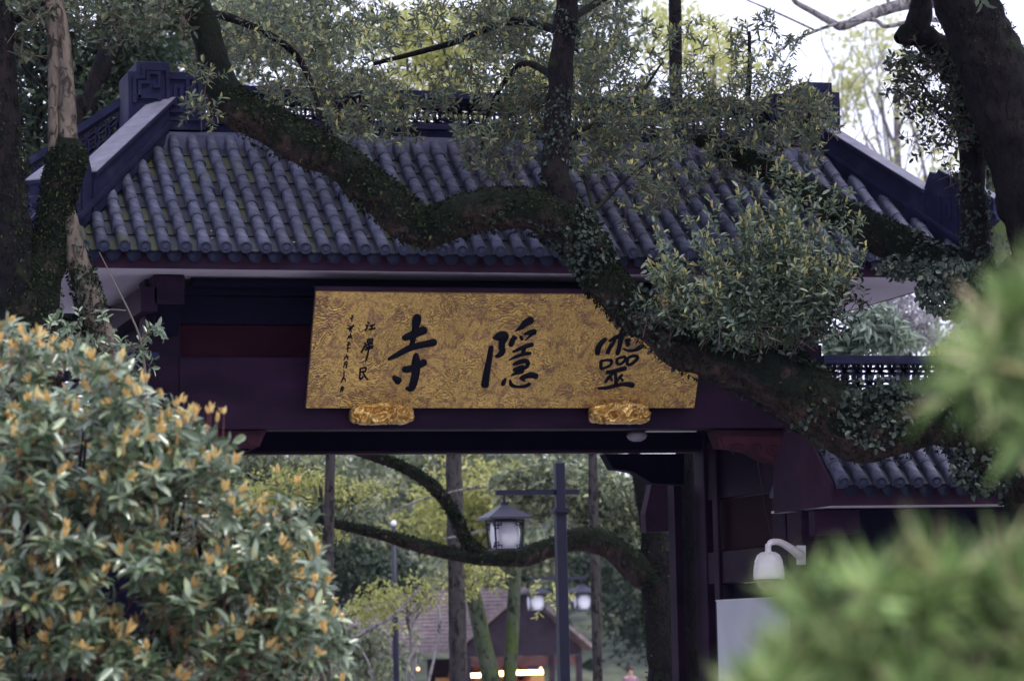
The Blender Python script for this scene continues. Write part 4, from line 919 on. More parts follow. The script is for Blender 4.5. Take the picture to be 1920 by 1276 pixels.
cover(QL['L2'], 9000, .05, .95, .8, .03, .55, moss_m, 'moss'); cover(QL['L2'], 700, .55, .98, .4, .06, .8, ivy_m, 'ivy', off=1.08)
cover(QL['ST'], 1500, .1, 1, .0, .045, .7, ivy_m, 'ivy', cl=2, off=1.05); cover(QL['VS'], 1600, .25, 1, .0, .05, .7, ivy_m, 'ivy', cl=2, off=1.08)
cover(QL['TR'], 4000, .1, .9, .6, .03, .6, moss_m, 'moss', cl=1.2)
# hanging fringe of ivy along the limb junction at right
def clump(px, py, rx, ry, Y, n, dy=.35):
    t = R.rand(n)*6.283; r = np.sqrt(R.rand(n)); return Wn(px+rx*r*np.cos(t), py+ry*r*np.sin(t), Y+R.normal(size=n)*dy)
P = np.concatenate([clump(1790, 540, 75, 55, -2.9, 1300, .2), clump(1850, 870, 70, 60, -2.6, 900, .2), clump(1640, 770, 70, 70, -2.75, 500, .1), clump(1700, 500, 60, 25, -2.5, 300, .15)])
leaves('ivy', P, unit(len(P))+np.array([0, -.3, -.6]), np.array([0, -1, .6])+R.normal(size=(len(P), 3))*.5, .07*(.5+.8*R.rand(len(P))), .75, ivy_m, tree)

# canopy sprays -------------------------------------------------------------
def spray(specs, name, parent, mat, L=.092, nl=9, budp=.35, bud=None, up=.3, tw=True, lean=(0, -.25, 0), ln=.16, budL=.05, wd=.36, twm=None):
    """specs: (px,py,rx,ry,Y,nshoots,dy)"""
    C = np.concatenate([clump(*s[:6], dy=s[6]) for s in specs]); n = len(C)
    Dr = unit(n)*.8+np.array([0, 0, up])+np.array(lean); P, D, N, Ls = rosettes(C, Dr, nl, ln, L)
    leaves(name, P, D, N, Ls, wd, mat, parent)
    Du = Dr/np.linalg.norm(Dr, axis=1)[:, None]
    if tw: twigs('twigs', C-Du*ln*.9+R.normal(size=C.shape)*.03, C+Du*ln, .004, twm or twig_m, parent)
    if bud is not None:
        ok = R.rand(n) < budp; T = (C+Du*ln)[ok]; m = len(T)
        Pb = np.repeat(T, 4, 0); Db = np.repeat(Du[ok], 4, 0)*.9+R.normal(size=(m*4, 3))*.35+np.array([0, 0, .5])
        leaves('buds', Pb, Db, unit(m*4), budL*(.7+.6*R.rand(m*4)), .32, bud, parent)
    return C
Ycan = .6
specs = [(470, 70, 90, 75, Ycan, 230, .8), (640, 60, 110, 90, Ycan+.5, 230, .9), (560, 180, 80, 50, Ycan, 130, .5), (660, 190, 90, 60, .3, 210, .6), (820, 40, 110, 50, Ycan+.5, 130, .9), (770, 180, 90, 45, .2, 140, .5),
         (940, 110, 90, 90, 0, 330, .7), (930, 270, 75, 70, -.6, 220, .35), (990, 200, 60, 60, -.6, 150, .3), (960, 20, 70, 50, 0, 150, .7), (1120, 60, 70, 80, .5, 150, .8), (1140, 200, 80, 90, -.4, 300, .5), (1100, 290, 60, 50, -1.2, 90, .3), (1190, 260, 70, 60, -1.0, 130, .4),
         (1220, 120, 50, 90, .8, 70, .7), (1330, 120, 80, 90, .8, 120, .7), (1300, 230, 90, 60, .2, 210, .6), (1430, 200, 90, 70, .3, 210, .5), (1440, 90, 60, 70, .8, 70, .5), (1520, 220, 45, 60, .3, 80, .4), (1510, 240, 60, 40, 0, 60, .3), (1380, 300, 60, 40, -.2, 90, .3), (1200, 360, 60, 60, -1.2, 60, .3), (1260, 320, 60, 60, -1.0, 80, .3), (1490, 300, 60, 50, -.3, 60, .3), (700, 250, 90, 30, -.2, 60, .3)]
specs = [(a, b, c, d, e, int(f*.50), g) for a, b, c, d, e, f, g in specs]
crown_C = spray(specs, 'foliage', tree, camphor_m, budp=.6, bud=bud_m, budL=.06)
spray([(385, 150, 30, 20, -1.7, 10, .1), (380, 200, 25, 22, -1.8, 12, .1)], 'foliage', tree, camphor_m, budp=.6, bud=bud_m, budL=.055)
# dark sprays against the sky at right
spray([(1725, 110, 50, 25, -2.6, 40, .2), (1700, 130, 35, 20, -2.6, 25, .2), (1700, 175, 38, 16, -2.6, 30, .2), (1760, 170, 45, 40, -2.6, 50, .2), (1780, 120, 35, 30, -2.6, 30, .2), (1740, 265, 40, 22, -2.6, 22, .2), (1745, 215, 40, 16, -2.6, 22, .2), (1795, 230, 25, 50, -2.7, 55, .15), (1870, 290, 20, 40, -2.4, 12, .2), (1790, 330, 20, 12, -2.6, 8, .1)],
      'foliage', tree, leafmat('shade_leaves', [(0, (.012, .02, .014)), (.8, (.028, .042, .025)), (.985, (.05, .06, .03)), (1, (.16, .03, .02))], trans=.15), L=.08, nl=6, wd=.5, budp=0)
# the part of the crown above and in front of the frame, which shades the gate
spr = []
for k in range(34):
    spr.append((random.uniform(250, 1900), random.uniform(-620, -90), 140, 90, random.uniform(-3, 3.5), 60, 1.0))
for k in range(16): spr.append((random.uniform(1150, 1900), random.uniform(-520, -90), 130, 90, random.uniform(-4, 2), 75, 1.0))  # extra unseen clumps, added to darken the right roof slope
spray(spr, 'upper_foliage', tree, camphor_m, L=.13, nl=7, budp=0, tw=False, wd=.45)
# branches that carry the sprays
def branchset(paths, mat, name, parent, seg=8, rough=.1):
    pr = []
    for P in paths: V, q, _ = limb(pxpath(P), seg=seg, step=.06, rough=rough, fr=8); pr.append((V, q))
    if name == 'branch':
        for V, q in pr: npmesh(name, V, q, mat, parent)
        return
    V, q = joinq(pr); return npmesh(name, V, q, mat, parent)
branchset([[(352, 20, 8, -1.4), (450, 40, 8, -.5), (560, 110, 6, .2), (615, 260, 3, -.2)], [(1055, 60, 9, -1.9), (960, 40, 8, -.6), (850, 80, 6, .2), (700, 120, 4, .4)], [(1045, 150, 8, -1.9), (980, 120, 6, -1), (920, 200, 4, -.6), (900, 300, 2, -.7)],
           [(1062, 40, 9, -1.9), (1120, 5, 7, -1), (1200, -40, 6, 0)], [(1046, 250, 7, -1.9), (1100, 240, 5, -1.2), (1180, 200, 4, -.4), (1240, 120, 2, .4)], [(1350, 280, 8, 0), (1400, 190, 6, .3), (1405, 60, 3, .6)], [(1420, 305, 8, -.3), (1500, 250, 5, .2), (1530, 180, 3, .3)],
           [(1085, 415, 6, -2), (1130, 380, 4, -1.7), (1180, 330, 3, -1.3), (1240, 290, 2, -1)], [(1100, 470, 6, -2.1), (1125, 450, 5, -2.3), (1095, 330, 3, -1.3)],
           [(1800, 215, 5, -2.6), (1745, 180, 3, -2.6), (1715, 130, 2, -2.6)], [(1805, 245, 4, -2.6), (1740, 200, 2, -2.6), (1690, 170, 1.5, -2.6)]], bark_dark, 'branch', tree)
sprout_m = leafmat('sprout_leaves', [(0, (.05, .075, .055)), (.6, (.11, .145, .11)), (1, (.22, .26, .15))], rough=.38, spec=.5, trans=.25)
ends = []
for k in range(74):
    a_ = R.uniform(-1.45, 1.2); rr = R.uniform(.55, 1.0)
    ex = 1445+math.sin(a_)*(235 if a_ < 0 else 195)*rr; ey = 640-math.cos(a_*.8)*(270 if a_ > -.5 else 240)*rr+abs(a_)*12
    ends.append((ex, ey))
ends += [(1455, 305), (1480, 315), (1420, 330), (1530, 340), (1590, 365), (1612, 400), (1335, 385), (1240, 455), (1215, 500), (1205, 560), (1235, 430), (1500, 330), (1565, 350), (1620, 470), (1385, 360), (1290, 410)]
CC = []; DD = []; TA = []; TB = []; TP = []; TD = []
for ex, ey in ends:
    yb_ = -2.75; ye_ = R.uniform(-3.1, -2.45); bx = 1445+(ex-1445)*.28+R.uniform(-25, 25)
    p0 = W(bx, 648+R.uniform(-12, 8), yb_); p2 = W(ex, ey, ye_); p1 = (p0+p2)/2+np.array([(p2-p0)[0]*.18, 0, -.06+R.uniform(-.03, .05)])
    ln = np.linalg.norm(p2-p0); m = max(4, int(ln/.055)); t = np.linspace(.22, 1, m); pts = ((1-t)**2)[:, None]*p0+(2*t*(1-t))[:, None]*p1+(t**2)[:, None]*p2
    full = np.vstack([[p0], pts]); TA.append(full[:-1]); TB.append(full[1:])
    d = np.diff(full, axis=0); d /= np.linalg.norm(d, axis=1)[:, None]; CC.append(pts); DD.append(d)
    # side twiglets near the tips with buds
    for q in range(R.randint(2, 6)):
        i_ = R.randint(max(1, m//2), m); sd_ = d[i_-1]*.8+R.normal(size=3)*.55+np.array([0, 0, .3]); sd_ /= np.linalg.norm(sd_); l_ = R.uniform(.08, .2)
        TA.append(pts[i_-1:i_]); TB.append(pts[i_-1:i_]+sd_*l_); TP.append(pts[i_-1]+sd_*l_); TD.append(sd_)
    TP.append(p2); TD.append(d[-1])
CC = np.concatenate(CC); DD = np.concatenate(DD); Cj = np.repeat(CC, 2, 0)+R.normal(size=(len(CC)*2, 3))*.035
P, D, N, Ls = rosettes(Cj, np.repeat(DD, 2, 0)+R.normal(size=Cj.shape)*.45, 2, .06, .092)
leaves('sprout_foliage', P, D, N, Ls, .40, sprout_m, tree)
twigs('sprout_stems', np.concatenate(TA), np.concatenate(TB), .0045, M('green_twig', (.05, .07, .03), rough=.7), tree)
TP = np.array(TP); TD = np.array(TD); Pb = np.repeat(TP, 4, 0); Db = np.repeat(TD, 4, 0)+R.normal(size=(len(Pb), 3))*.22+np.array([0, 0, .3])
leaves('buds', Pb-Db*.02, Db, unit(len(Pb)), .072*(.7+.6*R.rand(len(Pb))), .34, bud_m, tree)
Pb = np.repeat(TP, 3, 0)-np.repeat(TD, 3, 0)*.07; leaves('young_leaves', Pb, unit(len(Pb))+np.repeat(TD, 3, 0), unit(len(Pb)), .05, .3, leafmat('young_leaves', [(0, (.10, .13, .07)), (1, (.26, .28, .13))], trans=.3), tree)
spray([(1430, 620, 120, 30, -2.7, 80, .15), (1550, 605, 50, 25, -2.7, 22, .15), (1580, 560, 40, 40, -2.7, 30, .15), (1260, 590, 60, 22, -2.7, 28, .12)], 'sprout_foliage', tree, ivy_m, L=.085, nl=6, budp=0, wd=.5, up=.2)

# ------------------------------------------------------------------ LEFT TREE
lt = empty('forked_tree', (W(40, 1235, -2.6)[0], -2.6, 0), 'forked old tree at the left edge with a leaning mossy stem', 'tree')
yt = -2.2
for nm, P, mt in (('trunk', [(-30, 1400, 95), (0, 1000, 85), (25, 760, 72), (48, 640, 60), (62, 570, 52), (86, 490, 34), (100, 420, 30), (112, 350, 32), (126, 296, 34), (128, 262, 22)], bark_main),
                  ('left_stem', [(40, 640, 52), (40, 560, 46), (22, 470, 40), (12, 380, 38), (4, 250, 34), (-2, 120, 30), (-12, -80, 26)], bark_dark),
                  ('leaning_stem', [(112, 360, 20), (122, 410, 21), (140, 470, 21), (162, 545, 24), (186, 620, 25), (210, 690, 25), (240, 760, 26), (275, 850, 28), (330, 1000, 30), (420, 1350, 34)], bark_pale),
                  ('pale_stem', [(101, 310, 10), (100, 230, 10), (101, 120, 10.5), (96, 30, 11), (92, -80, 11)], bark_pale),
                  ('pale_stem', [(134, 320, 19), (128, 250, 18), (124, 160, 15), (119, 80, 13), (108, 0, 11), (100, -80, 10)], bark_pale)):
    V, q, Q = limb(pxpath(P, yt), seg=30, step=.035, rough=.15 if nm != 'pale_stem' else .06, fr=9, seed=P[0][0]); npmesh(nm, V, q, mt, lt)
    if nm == 'trunk': cover(Q, 9000, .15, .95, .1, .03, .6, moss_m, 'moss', cl=1.3, par=lt)
    if nm == 'leaning_stem': cover(Q, 5000, .05, .7, .35, .03, .6, moss_m, 'moss', cl=2.2, par=lt); cover(Q, 500, .2, .5, .3, .05, .7, ivy_m, 'ivy', cl=2.5, par=lt)
    if nm == 'left_stem': cover(Q, 3000, .05, .95, .3, .03, .6, moss_m, 'moss', cl=1.5, par=lt)
branchset([[(0, 55, 9), (60, 20, 6), (110, -20, 4)], [(10, 70, 6), (60, 60, 3), (110, 50, 2)], [(126, 300, 4), (108, 210, 3), (40, 120, 2.5), (10, 90, 2)]], bark_dark, 'branch', lt) if False else None
branchset([[(0, 55, 9, yt), (60, 20, 6, yt), (110, -20, 4, yt)], [(10, 70, 6, yt), (60, 60, 3, yt), (110, 50, 2, yt)], [(126, 300, 4, yt), (108, 210, 3, yt), (40, 120, 2.5, yt)]], bark_dark, 'branch', lt)
spray([(60, 15, 60, 25, yt, 30, .3), (170, 30, 60, 30, yt+.5, 40, .4), (250, 20, 70, 25, yt+.8, 50, .4), (50, 80, 50, 25, yt, 14, .3), (230, 60, 60, 30, yt+.8, 34, .4), (330, 25, 50, 25, yt+.6, 30, .4)], 'foliage', lt,
      leafmat('left_dark_leaves', [(0, (.02, .03, .02)), (.8, (.05, .07, .035)), (.985, (.09, .11, .05)), (1, (.18, .05, .04))], trans=.2), L=.09, nl=6, budp=0, wd=.5)
for nm, P, lab in ((1, [(140, 240, 12), (158, 200, 11), (185, 120, 10), (210, 50, 11), (232, -60, 11)], 'thin dark trunk leaning right behind the roof, nearer the pale stems'), (2, [(158, 300, 12), (166, 215, 12), (180, 165, 12), (205, 110, 12), (235, 50, 11), (275, -60, 11)], 'thin dark trunk leaning right behind the roof, next to the stepped ornament')):
    y_ = 7.0+nm; Pn = P; b0 = W(Pn[0][0], Pn[0][1], y_)
    e_ = empty('slim_tree', (b0[0]-.8, y_, 0), lab, 'tree')
    V, q, _ = limb([(b0[0]-.8, y_, 0, .14), (b0[0]-.6, y_, b0[2]*.5, .12)]+pxpath(Pn, y_), seg=12, step=.1, rough=.08); npmesh('trunk', V, q, bark_dark, e_)
e_ = empty('slim_tree', (W(1266, 190, 6)[0], 6, 0), 'straight dark trunk rising behind the ridge, right of the upright mossy limb', 'tree')
b0 = W(1268, 200, 6); V, q, _ = limb([(b0[0], 6, 0, .16), (b0[0], 6, b0[2]*.5, .14)]+pxpath([(1268, 200, 13), (1267, 100, 13), (1264, -60, 12)], 6), seg=14, step=.1, rough=.08); npmesh('trunk', V, q, bark_dark, e_)
# leafy sprig with a bare stick, left
sp = empty('understorey_sapling', (W(265, 1235, -4)[0], -4, 0), 'thin sapling with grey-green leaves and a bare stick in front of the left column', 'sapling')
ys_ = -3.6
branchset([[(186, 472, .8, ys_), (215, 530, 1.2, ys_), (245, 590, 1.7, ys_), (265, 645, 2.2, ys_), (275, 740, 4, ys_), (285, 900, 5, ys_), (300, 1300, 6, ys_)], [(262, 640, 2, ys_), (290, 612, 1.2, ys_), (305, 618, 1, ys_)], [(236, 582, 1.2, ys_), (200, 580, 1, ys_), (168, 588, 1, ys_)], [(275, 700, 2, ys_), (225, 660, 2, ys_), (150, 640, 1.5, ys_), (90, 625, 1, ys_)]], M('stick', (.11, .09, .08), rough=.8), 'stems', sp)
spray([(285, 620, 20, 14, ys_, 6, .05), (260, 650, 30, 14, ys_, 8, .05), (210, 650, 50, 14, ys_, 12, .05), (120, 610, 50, 14, ys_, 12, .05), (140, 640, 40, 12, ys_, 8, .05), (170, 600, 30, 8, ys_, 4, .05), (260, 690, 30, 18, ys_, 8, .05), (200, 690, 50, 18, ys_, 10, .05), (120, 690, 60, 25, ys_, 14, .05)], 'foliage', sp, bush_m, L=.10, nl=5, budp=0, up=.1, ln=.10, wd=.42)

# ------------------------------------------------------------------ FLOWERING BUSH (left foreground)
bush = empty('photinia_bush', (W(250, 1235, -12.2)[0], -12.2, 0), 'large out-of-focus bush with grey-green leaves and orange young shoots', 'bush')
BP = [(-40, 600), (40, 640), (120, 660), (200, 690), (255, 735), (330, 780), (400, 840), (425, 900), (470, 985), (545, 1000), (600, 1060), (600, 1120), (640, 1190), (625, 1290), (-60, 1290), (-60, 640)]
def bushpts(n, Ylo, Yhi):
    out = []
    while sum(len(o) for o in out) < n:
        x = R.uniform(-60, 650, 4000); y = R.uniform(600, 1290, 4000); ok = inpoly(x, y, BP); x, y = x[ok], y[ok]; Yv = R.uniform(Ylo, Yhi, len(x))
        kk = np.array([noise.noise(Vector((a/95, b/95, c*.9))) for a, b, c in zip(x, y, Yv)]); ok = kk > .02; out.append(Wn(x[ok], y[ok], Yv[ok]))
    return np.concatenate(out)[:n]
C = np.concatenate([bushpts(900, -13.4, -12.4), bushpts(850, -12.4, -10.4)])
low = np.stack([R.uniform(-6, W(600, 1276, -12)[0], 700), R.uniform(-13.2, -10.4, 700), R.uniform(.2, 1.6, 700)], 1); low[:, 0] = np.clip(low[:, 0], W(-60, 1200, -12)[0], None)
C = np.concatenate([C, low]); n = len(C)
Dr = unit(n)*.75+np.array([.1, -.45, .75]); P, D, N, Ls = rosettes(C, Dr, 9, .10, .128); D[:, 2] -= .25
leaves('foliage', P, D, N+np.array([0, -.2, .8]), Ls, .42, bush_m, bush)
twigs('twigs', C-Dr*.18, C+Dr*.05, .003, redtwig_m, bush)
Du = Dr/np.linalg.norm(Dr, axis=1)[:, None]
# orange shoots: the nearest are parts of their own
def shoots(T, Dt, k=6, L=.07):
    m = len(T); Pb = np.repeat(T, k, 0)+R.normal(size=(m*k, 3))*.006; Db = np.repeat(Dt, k, 0)+R.normal(size=(m*k, 3))*.42+np.array([0, 0, .55]); return Pb, Db, L*(.7+.7*R.rand(m*k))
ok = (R.rand(n) < .55); T = (C+Du*.12)[ok]; Pb, Db, Lb = shoots(T, Du[ok]); leaves('orange_shoots', Pb, Db, unit(len(Pb)), Lb, .36, orange_m, bush)
twigs('shoot_stalks', (C+Du*.02)[ok], T, .003, redtwig_m, bush)
outl = [(22, 650), (48, 640), (80, 650), (120, 655), (100, 640), (150, 690), (160, 700), (175, 700), (200, 715), (215, 700), (240, 720), (262, 740), (275, 715), (300, 745), (345, 755), (362, 770), (335, 800), (390, 775), (408, 790), (395, 770), (420, 775), (0, 640), (330, 760), (350, 790), (520, 885), (560, 905), (500, 935), (545, 950), (495, 960), (480, 990), (420, 905), (550, 1080), (590, 1090), (640, 1160), (610, 1180)]
for a, b in outl:
    c = Wn(np.array([a+.0]), np.array([b+.0]), np.array([-13.1])); Pb, Db, Lb = shoots(c, np.array([[0, 0, .8]]), 7, .05)
    o = leaves('orange_shoot', Pb, Db, unit(len(Pb)), Lb, .36, orange_m, bush, kind=None)
    twigs('shoot_stalk', c-np.array([[0.01, 0, .16]]), c, .0035, redtwig_m, o)
spray([(520, 1000, 30, 30, -13.0, 8, .1), (545, 985, 40, 20, -13.0, 8, .1), (405, 845, 25, 10, -13.0, 5, .1), (600, 1210, 30, 40, -12.9, 10, .1)], 'foliage', bush, bush_m, L=.13, nl=7, budp=0, wd=.4)
ws = [(W(a, 1276, -11.8)[0], W(a, b, -11.8)[2]) for a, b in ((40, 700), (160, 760), (300, 860), (420, 960), (520, 1080))]
pr = []
for x, z in ws:
    for k in range(3): V, q, _ = limb([(x*.5+W(250, 1276, -11.8)[0]*.5, -11.6, 0, .03), (x+random.uniform(-.1, .1), -11.7, z*.5, .022), (x+random.uniform(-.2, .2), -11.9, z-.15, .008)], seg=8, step=.1, rough=.05); pr.append((V, q))
V, q = joinq(pr); npmesh('stems', V, q, bark_dark, bush)

# ------------------------------------------------------------------ PINE (close foreground, right)
YP = -26.7
pine = empty('pine_tree', (W(2300, 1276, YP)[0], YP, 0), 'very blurred pine branch tips close to the camera at the lower right', 'pine tree')
def tuft(c, r, n, axis, L):
    C = np.asarray(c)+R.normal(size=(n, 3))*r*.35; D = unit(n)*.75+np.asarray(axis); return C, D, np.full(n, L)*(.7+.6*R.rand(n))
tips = [(1528, 1156, .10), (1588, 1246, .12), (1498, 1246, .08), (1648, 1186, .13), (1728, 1146, .13), (1788, 1246, .14), (1878, 1176, .13), (1928, 1266, .13), (1688, 1286, .12), (1588, 1316, .10), (1468, 1316, .09), (1828, 1326, .12), (1428, 1336, .06), (1768, 1086, .08), (1888, 1096, .08), (1628, 1116, .07), (1958, 1146, .12),
        (1858, 680, .12), (1928, 620, .13), (1808, 720, .07), (1908, 760, .11), (1958, 700, .13), (1958, 560, .10), (1868, 640, .07), (1938, 820, .07)]
Ps = []; Ds = []; Ls_ = []; pr = []
for a, b, r in tips:
    for k in range(3):
        y_ = YP+random.uniform(-.25, .35); c = W(a+random.uniform(-25, 25), b+random.uniform(-22, 22), y_); ax = (random.uniform(-.6, .3), random.uniform(-.4, .2), random.uniform(.4, 1.0))
        p, d, l_ = tuft(c, .012, 34 if b > 900 else 20, [q*.45 for q in ax], .13); Ps.append(p); Ds.append(d); Ls_.append(l_)
        V, q, _ = limb([(*(c+np.array([.15, .02, -.10])), .006), (*(c+np.array([.06, .0, -.02])), .005), (*c, .004)], seg=6, step=.04, rough=0); pr.append((V, q))
Ps = np.concatenate(Ps); Ds = np.concatenate(Ds); Ls_ = np.concatenate(Ls_)
leaves('needles', Ps, Ds, unit(len(Ps)), Ls_, .05, pine_m, pine, simple=True)
for P in ([(2300, 1500, 60), (2150, 1330, 26), (1950, 1260, 14), (1750, 1200, 10), (1600, 1180, 7), (1480, 1190, 5)], [(2150, 1330, 20), (2000, 1180, 12), (1850, 1130, 9), (1700, 1110, 6)], [(2300, 900, 40), (2100, 800, 20), (1960, 720, 12), (1850, 690, 7)]):
    V, q, _ = limb(pxpath([(a, b, c, YP+.1) for a, b, c in P]), seg=8, step=.03, rough=.1); pr.append((V, q))
V, q = joinq(pr); npmesh('branches', V, q, bark_dark, pine)
pb = W(2300, 900, YP); V, q, _ = limb([(pb[0]+.1, YP+.1, 0, .10), (pb[0]+.1, YP+.1, 1.2, .09), (pb[0], YP+.1, 2.6, .06)], seg=14, step=.1, rough=.1); npmesh('trunk', V, q, bark_dark, pine)

# ------------------------------------------------------------------ TREES BEHIND THE GATE
mt = empty('mossy_tree', (W(1240, 1235, 13)[0], 13, 0), 'dark mossy tree behind the archway with one long branch curving left', 'tree')
YM = 13
for nm, P in (('trunk', [(1248, 1420, 34), (1244, 1276, 30), (1236, 1180, 29), (1230, 1090, 30), (1228, 1020, 28), (1214, 970, 18), (1200, 900, 12), (1180, 800, 10)]), ('long_branch', [(1232, 1090, 30), (1185, 1058, 28), (1140, 1022, 24), (1095, 1010, 22), (1040, 1024, 19), (985, 1042, 17), (930, 1046, 15), (860, 1040, 13), (780, 1020, 12), (700, 998, 10), (600, 976, 8), (500, 964, 7), (400, 962, 6)]),
              ('upper_branch', [(905, 1042, 13), (872, 1012, 12), (852, 965, 11), (815, 915, 11), (760, 878, 10), (690, 852, 9), (620, 830, 8)])):
    V, q, Q = limb(pxpath(P, YM), seg=20, step=.06, rough=.12, fr=7); npmesh(nm, V, q, bark_main if nm != 'trunk' else bark_dark, mt)
    cover(Q, 3500, .02, .9, .8, .035, .6, moss_m, 'moss', par=mt)
def bgtree(name, label, crowns, mat, L, trunkpx, Y, nleaf, group=None, bark=bark_mid, lumps=16, wd=.55, cat='tree', simple=True, branches=True):
    """crowns: (px,py,rx,ry) in the picture, converted to real ellipsoids at depth Y"""
    s = zscale(Y); tx = W(trunkpx[0], 1235, Y)
    e_ = empty(name, (tx[0], Y, 0), label, cat, group); tot = sum(c[2]*c[3] for c in crowns); Cs = []; pr = []
    tops = []
    for (a, b, rx, ry) in crowns:
        c = W(a, b, Y); rxm, rzm = rx/s, ry/s; rym = min(rxm, rzm*1.3)
        nl_ = max(4, int(lumps*rx*ry/tot*len(crowns)**.5)); lc = unit(nl_)*(R.rand(nl_)[:, None]**.4)*.8
        for l_ in lc:
            m = max(8, int(nleaf*rx*ry/tot/nl_)); q = unit(m)*(.45+.55*R.rand(m)[:, None]**.5)
            Cs.append(c+(l_+q*(.30+.16*R.rand()))*np.array([rxm, rym, rzm])); tops.append(c+l_*np.array([rxm, rym, rzm]))
    P = np.concatenate(Cs); P = P[P[:, 2] > gzz(Y)+.2]
    D = unit(len(P)); D[:, 2] -= .3
    leaves('crown', P, D, unit(len(P))*.7+np.array([0, -.2, .6]), L*(.6+.8*R.rand(len(P))), wd, mat, e_, simple=simple, rnd=np.clip(R.beta(2, 3, len(P)), 0, 1))
    tp = W(trunkpx[0]+trunkpx[3], crowns[0][1], Y) if len(trunkpx) > 3 else W(trunkpx[0], crowns[0][1], Y); r = trunkpx[1]/s
    mid = np.array([tx[0]*.5+tp[0]*.5+random.uniform(-.2, .2), Y, tp[2]*.5])
    V, q, _ = limb([(tx[0], Y, gzz(Y)-.1, r*1.25), (*mid, r), (*tp, r*.55)], seg=12, step=.15, rough=.1); pr.append((V, q))
    if branches:
        for t_ in tops[::max(1, len(tops)//9)]:
            f = random.uniform(.35, .85); a0 = mid*(1-f)+tp*f; V, q, _ = limb([(*a0, r*.4), (*(a0*.5+t_*.5+np.array([0, 0, .2])), r*.25), (*t_, r*.08)], seg=6, step=.3, rough=.08); pr.append((V, q))
    V, q = joinq(pr); npmesh('trunk', V, q, bark, e_)
    return e_
G = 'woodland trees behind the gate'
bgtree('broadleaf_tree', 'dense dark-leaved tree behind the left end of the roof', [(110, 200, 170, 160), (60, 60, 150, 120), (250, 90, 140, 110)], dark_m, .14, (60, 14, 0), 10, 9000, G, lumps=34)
bgtree('broadleaf_tree', 'bright-leaved tree showing between the two thin leaning trunks', [(280, 60, 160, 120), (200, 180, 130, 90), (420, 60, 120, 120)], mid_m, .17, (300, 7, 0), 17, 6500, G, lumps=26)
bgtree('broadleaf_tree', 'green tree behind the middle of the ridge', [(540, 60, 180, 130), (660, 190, 130, 60)], mid_m, .15, (600, 9, 0), 12, 5600, G, lumps=32)
bgtree('broadleaf_tree', 'pale tree behind the ridge, between crooked limb and upright limb', [(820, 150, 180, 70), (820, 60, 190, 80), (1000, 150, 120, 60)], pale_m, .16, (860, 14, 0), 22, 5200, G, lumps=26)  # leaf colour itself is pale all over
bgtree('broadleaf_tree', 'grey-green tree behind the upright mossy limb', [(1110, 60, 110, 120), (1180, 190, 90, 50), (960, 30, 110, 80)], mid_m, .15, (1120, 8, 0), 15, 3600, G, lumps=30)
bgtree('broadleaf_tree', 'airy pale tree against the white sky, right of the straight trunk', [(1360, 110, 130, 110), (1250, 60, 110, 90), (1450, 200, 110, 60)], pale_m, .15, (1340, 8, 0), 24, 2400, G, bark=bark_grey, lumps=24)
bgtree('broadleaf_tree', 'hazy yellow-green spring tree against the white sky above the right hip ridge', [(1640, 150, 140, 150), (1700, 300, 120, 110), (1570, 180, 90, 90)], pale_m, .20, (1680, 10, 0), 60, 2600, G, bark=bark_grey, lumps=22)
bgtree('broadleaf_tree', 'hazy pale tree beyond the far right trunk', [(1880, 440, 80, 120), (1760, 340, 90, 80), (1840, 240, 70, 90)], pale_m, .20, (1860, 9, 0), 55, 1700, G, bark=bark_grey, lumps=16)
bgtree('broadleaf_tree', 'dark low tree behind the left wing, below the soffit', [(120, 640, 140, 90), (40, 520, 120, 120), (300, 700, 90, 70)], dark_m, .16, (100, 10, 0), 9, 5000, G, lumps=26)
# through the arch
bgtree('broadleaf_tree', 'green tree with pale yellow young leaves at the arch top left', [(520, 900, 150, 90), (640, 930, 130, 80), (430, 960, 110, 110)], mid_m, .15, (560, 2.5, 0), 20, 6500, G, lumps=26)
bgtree('flowering_shrub', 'shrub of pale yellow blossom behind the long curved branch, left half of the archway', [(620, 910, 130, 50), (500, 930, 100, 60), (560, 1010, 90, 50)], yel_m, .085, (600, 5, 0), 17, 2600, None, lumps=34, cat='shrub')
bgtree('flowering_shrub', 'low pale yellow shrub beside the brown kiosk roof', [(760, 1120, 110, 45), (880, 1085, 60, 40), (700, 1150, 60, 40)], yel_m, .10, (760, 4, 0), 24, 1500, None, bark=bark_grey, lumps=26, cat='shrub')
bgtree('broadleaf_tree', 'leafy green tree behind the near street lamp', [(1120, 930, 120, 80), (1010, 920, 110, 80), (1180, 980, 80, 70)], mid_m, .14, (1118, 2.5, 0), 19, 7000, G, lumps=30, bark=bark_green)
bgtree('broadleaf_tree', 'yellow-green tree between curved branch and near lantern', [(930, 930, 110, 70), (820, 970, 110, 70), (900, 1010, 90, 50)], yel_m, .15, (868, 5, 0), 30, 4200, G, lumps=22)
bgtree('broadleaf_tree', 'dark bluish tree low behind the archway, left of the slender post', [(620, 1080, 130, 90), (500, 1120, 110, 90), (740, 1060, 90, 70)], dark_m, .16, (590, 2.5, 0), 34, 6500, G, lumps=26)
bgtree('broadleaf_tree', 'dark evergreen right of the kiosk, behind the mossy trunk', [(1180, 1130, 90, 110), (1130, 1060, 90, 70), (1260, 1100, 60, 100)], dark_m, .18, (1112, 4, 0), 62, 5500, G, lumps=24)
bgtree('broadleaf_tree', 'mixed green tree far beyond the kiosk roof', [(900, 1060, 170, 90), (1050, 1060, 120, 60)], mid_m, .24, (980, 9, 0), 70, 5200, G, lumps=24)
bgtree('broadleaf_tree', 'tall far tree filling the upper archway', [(700, 910, 260, 140), (1000, 880, 240, 130), (450, 940, 180, 150)], mid_m, .24, (742, 3, 0), 46, 13000, G, lumps=40)
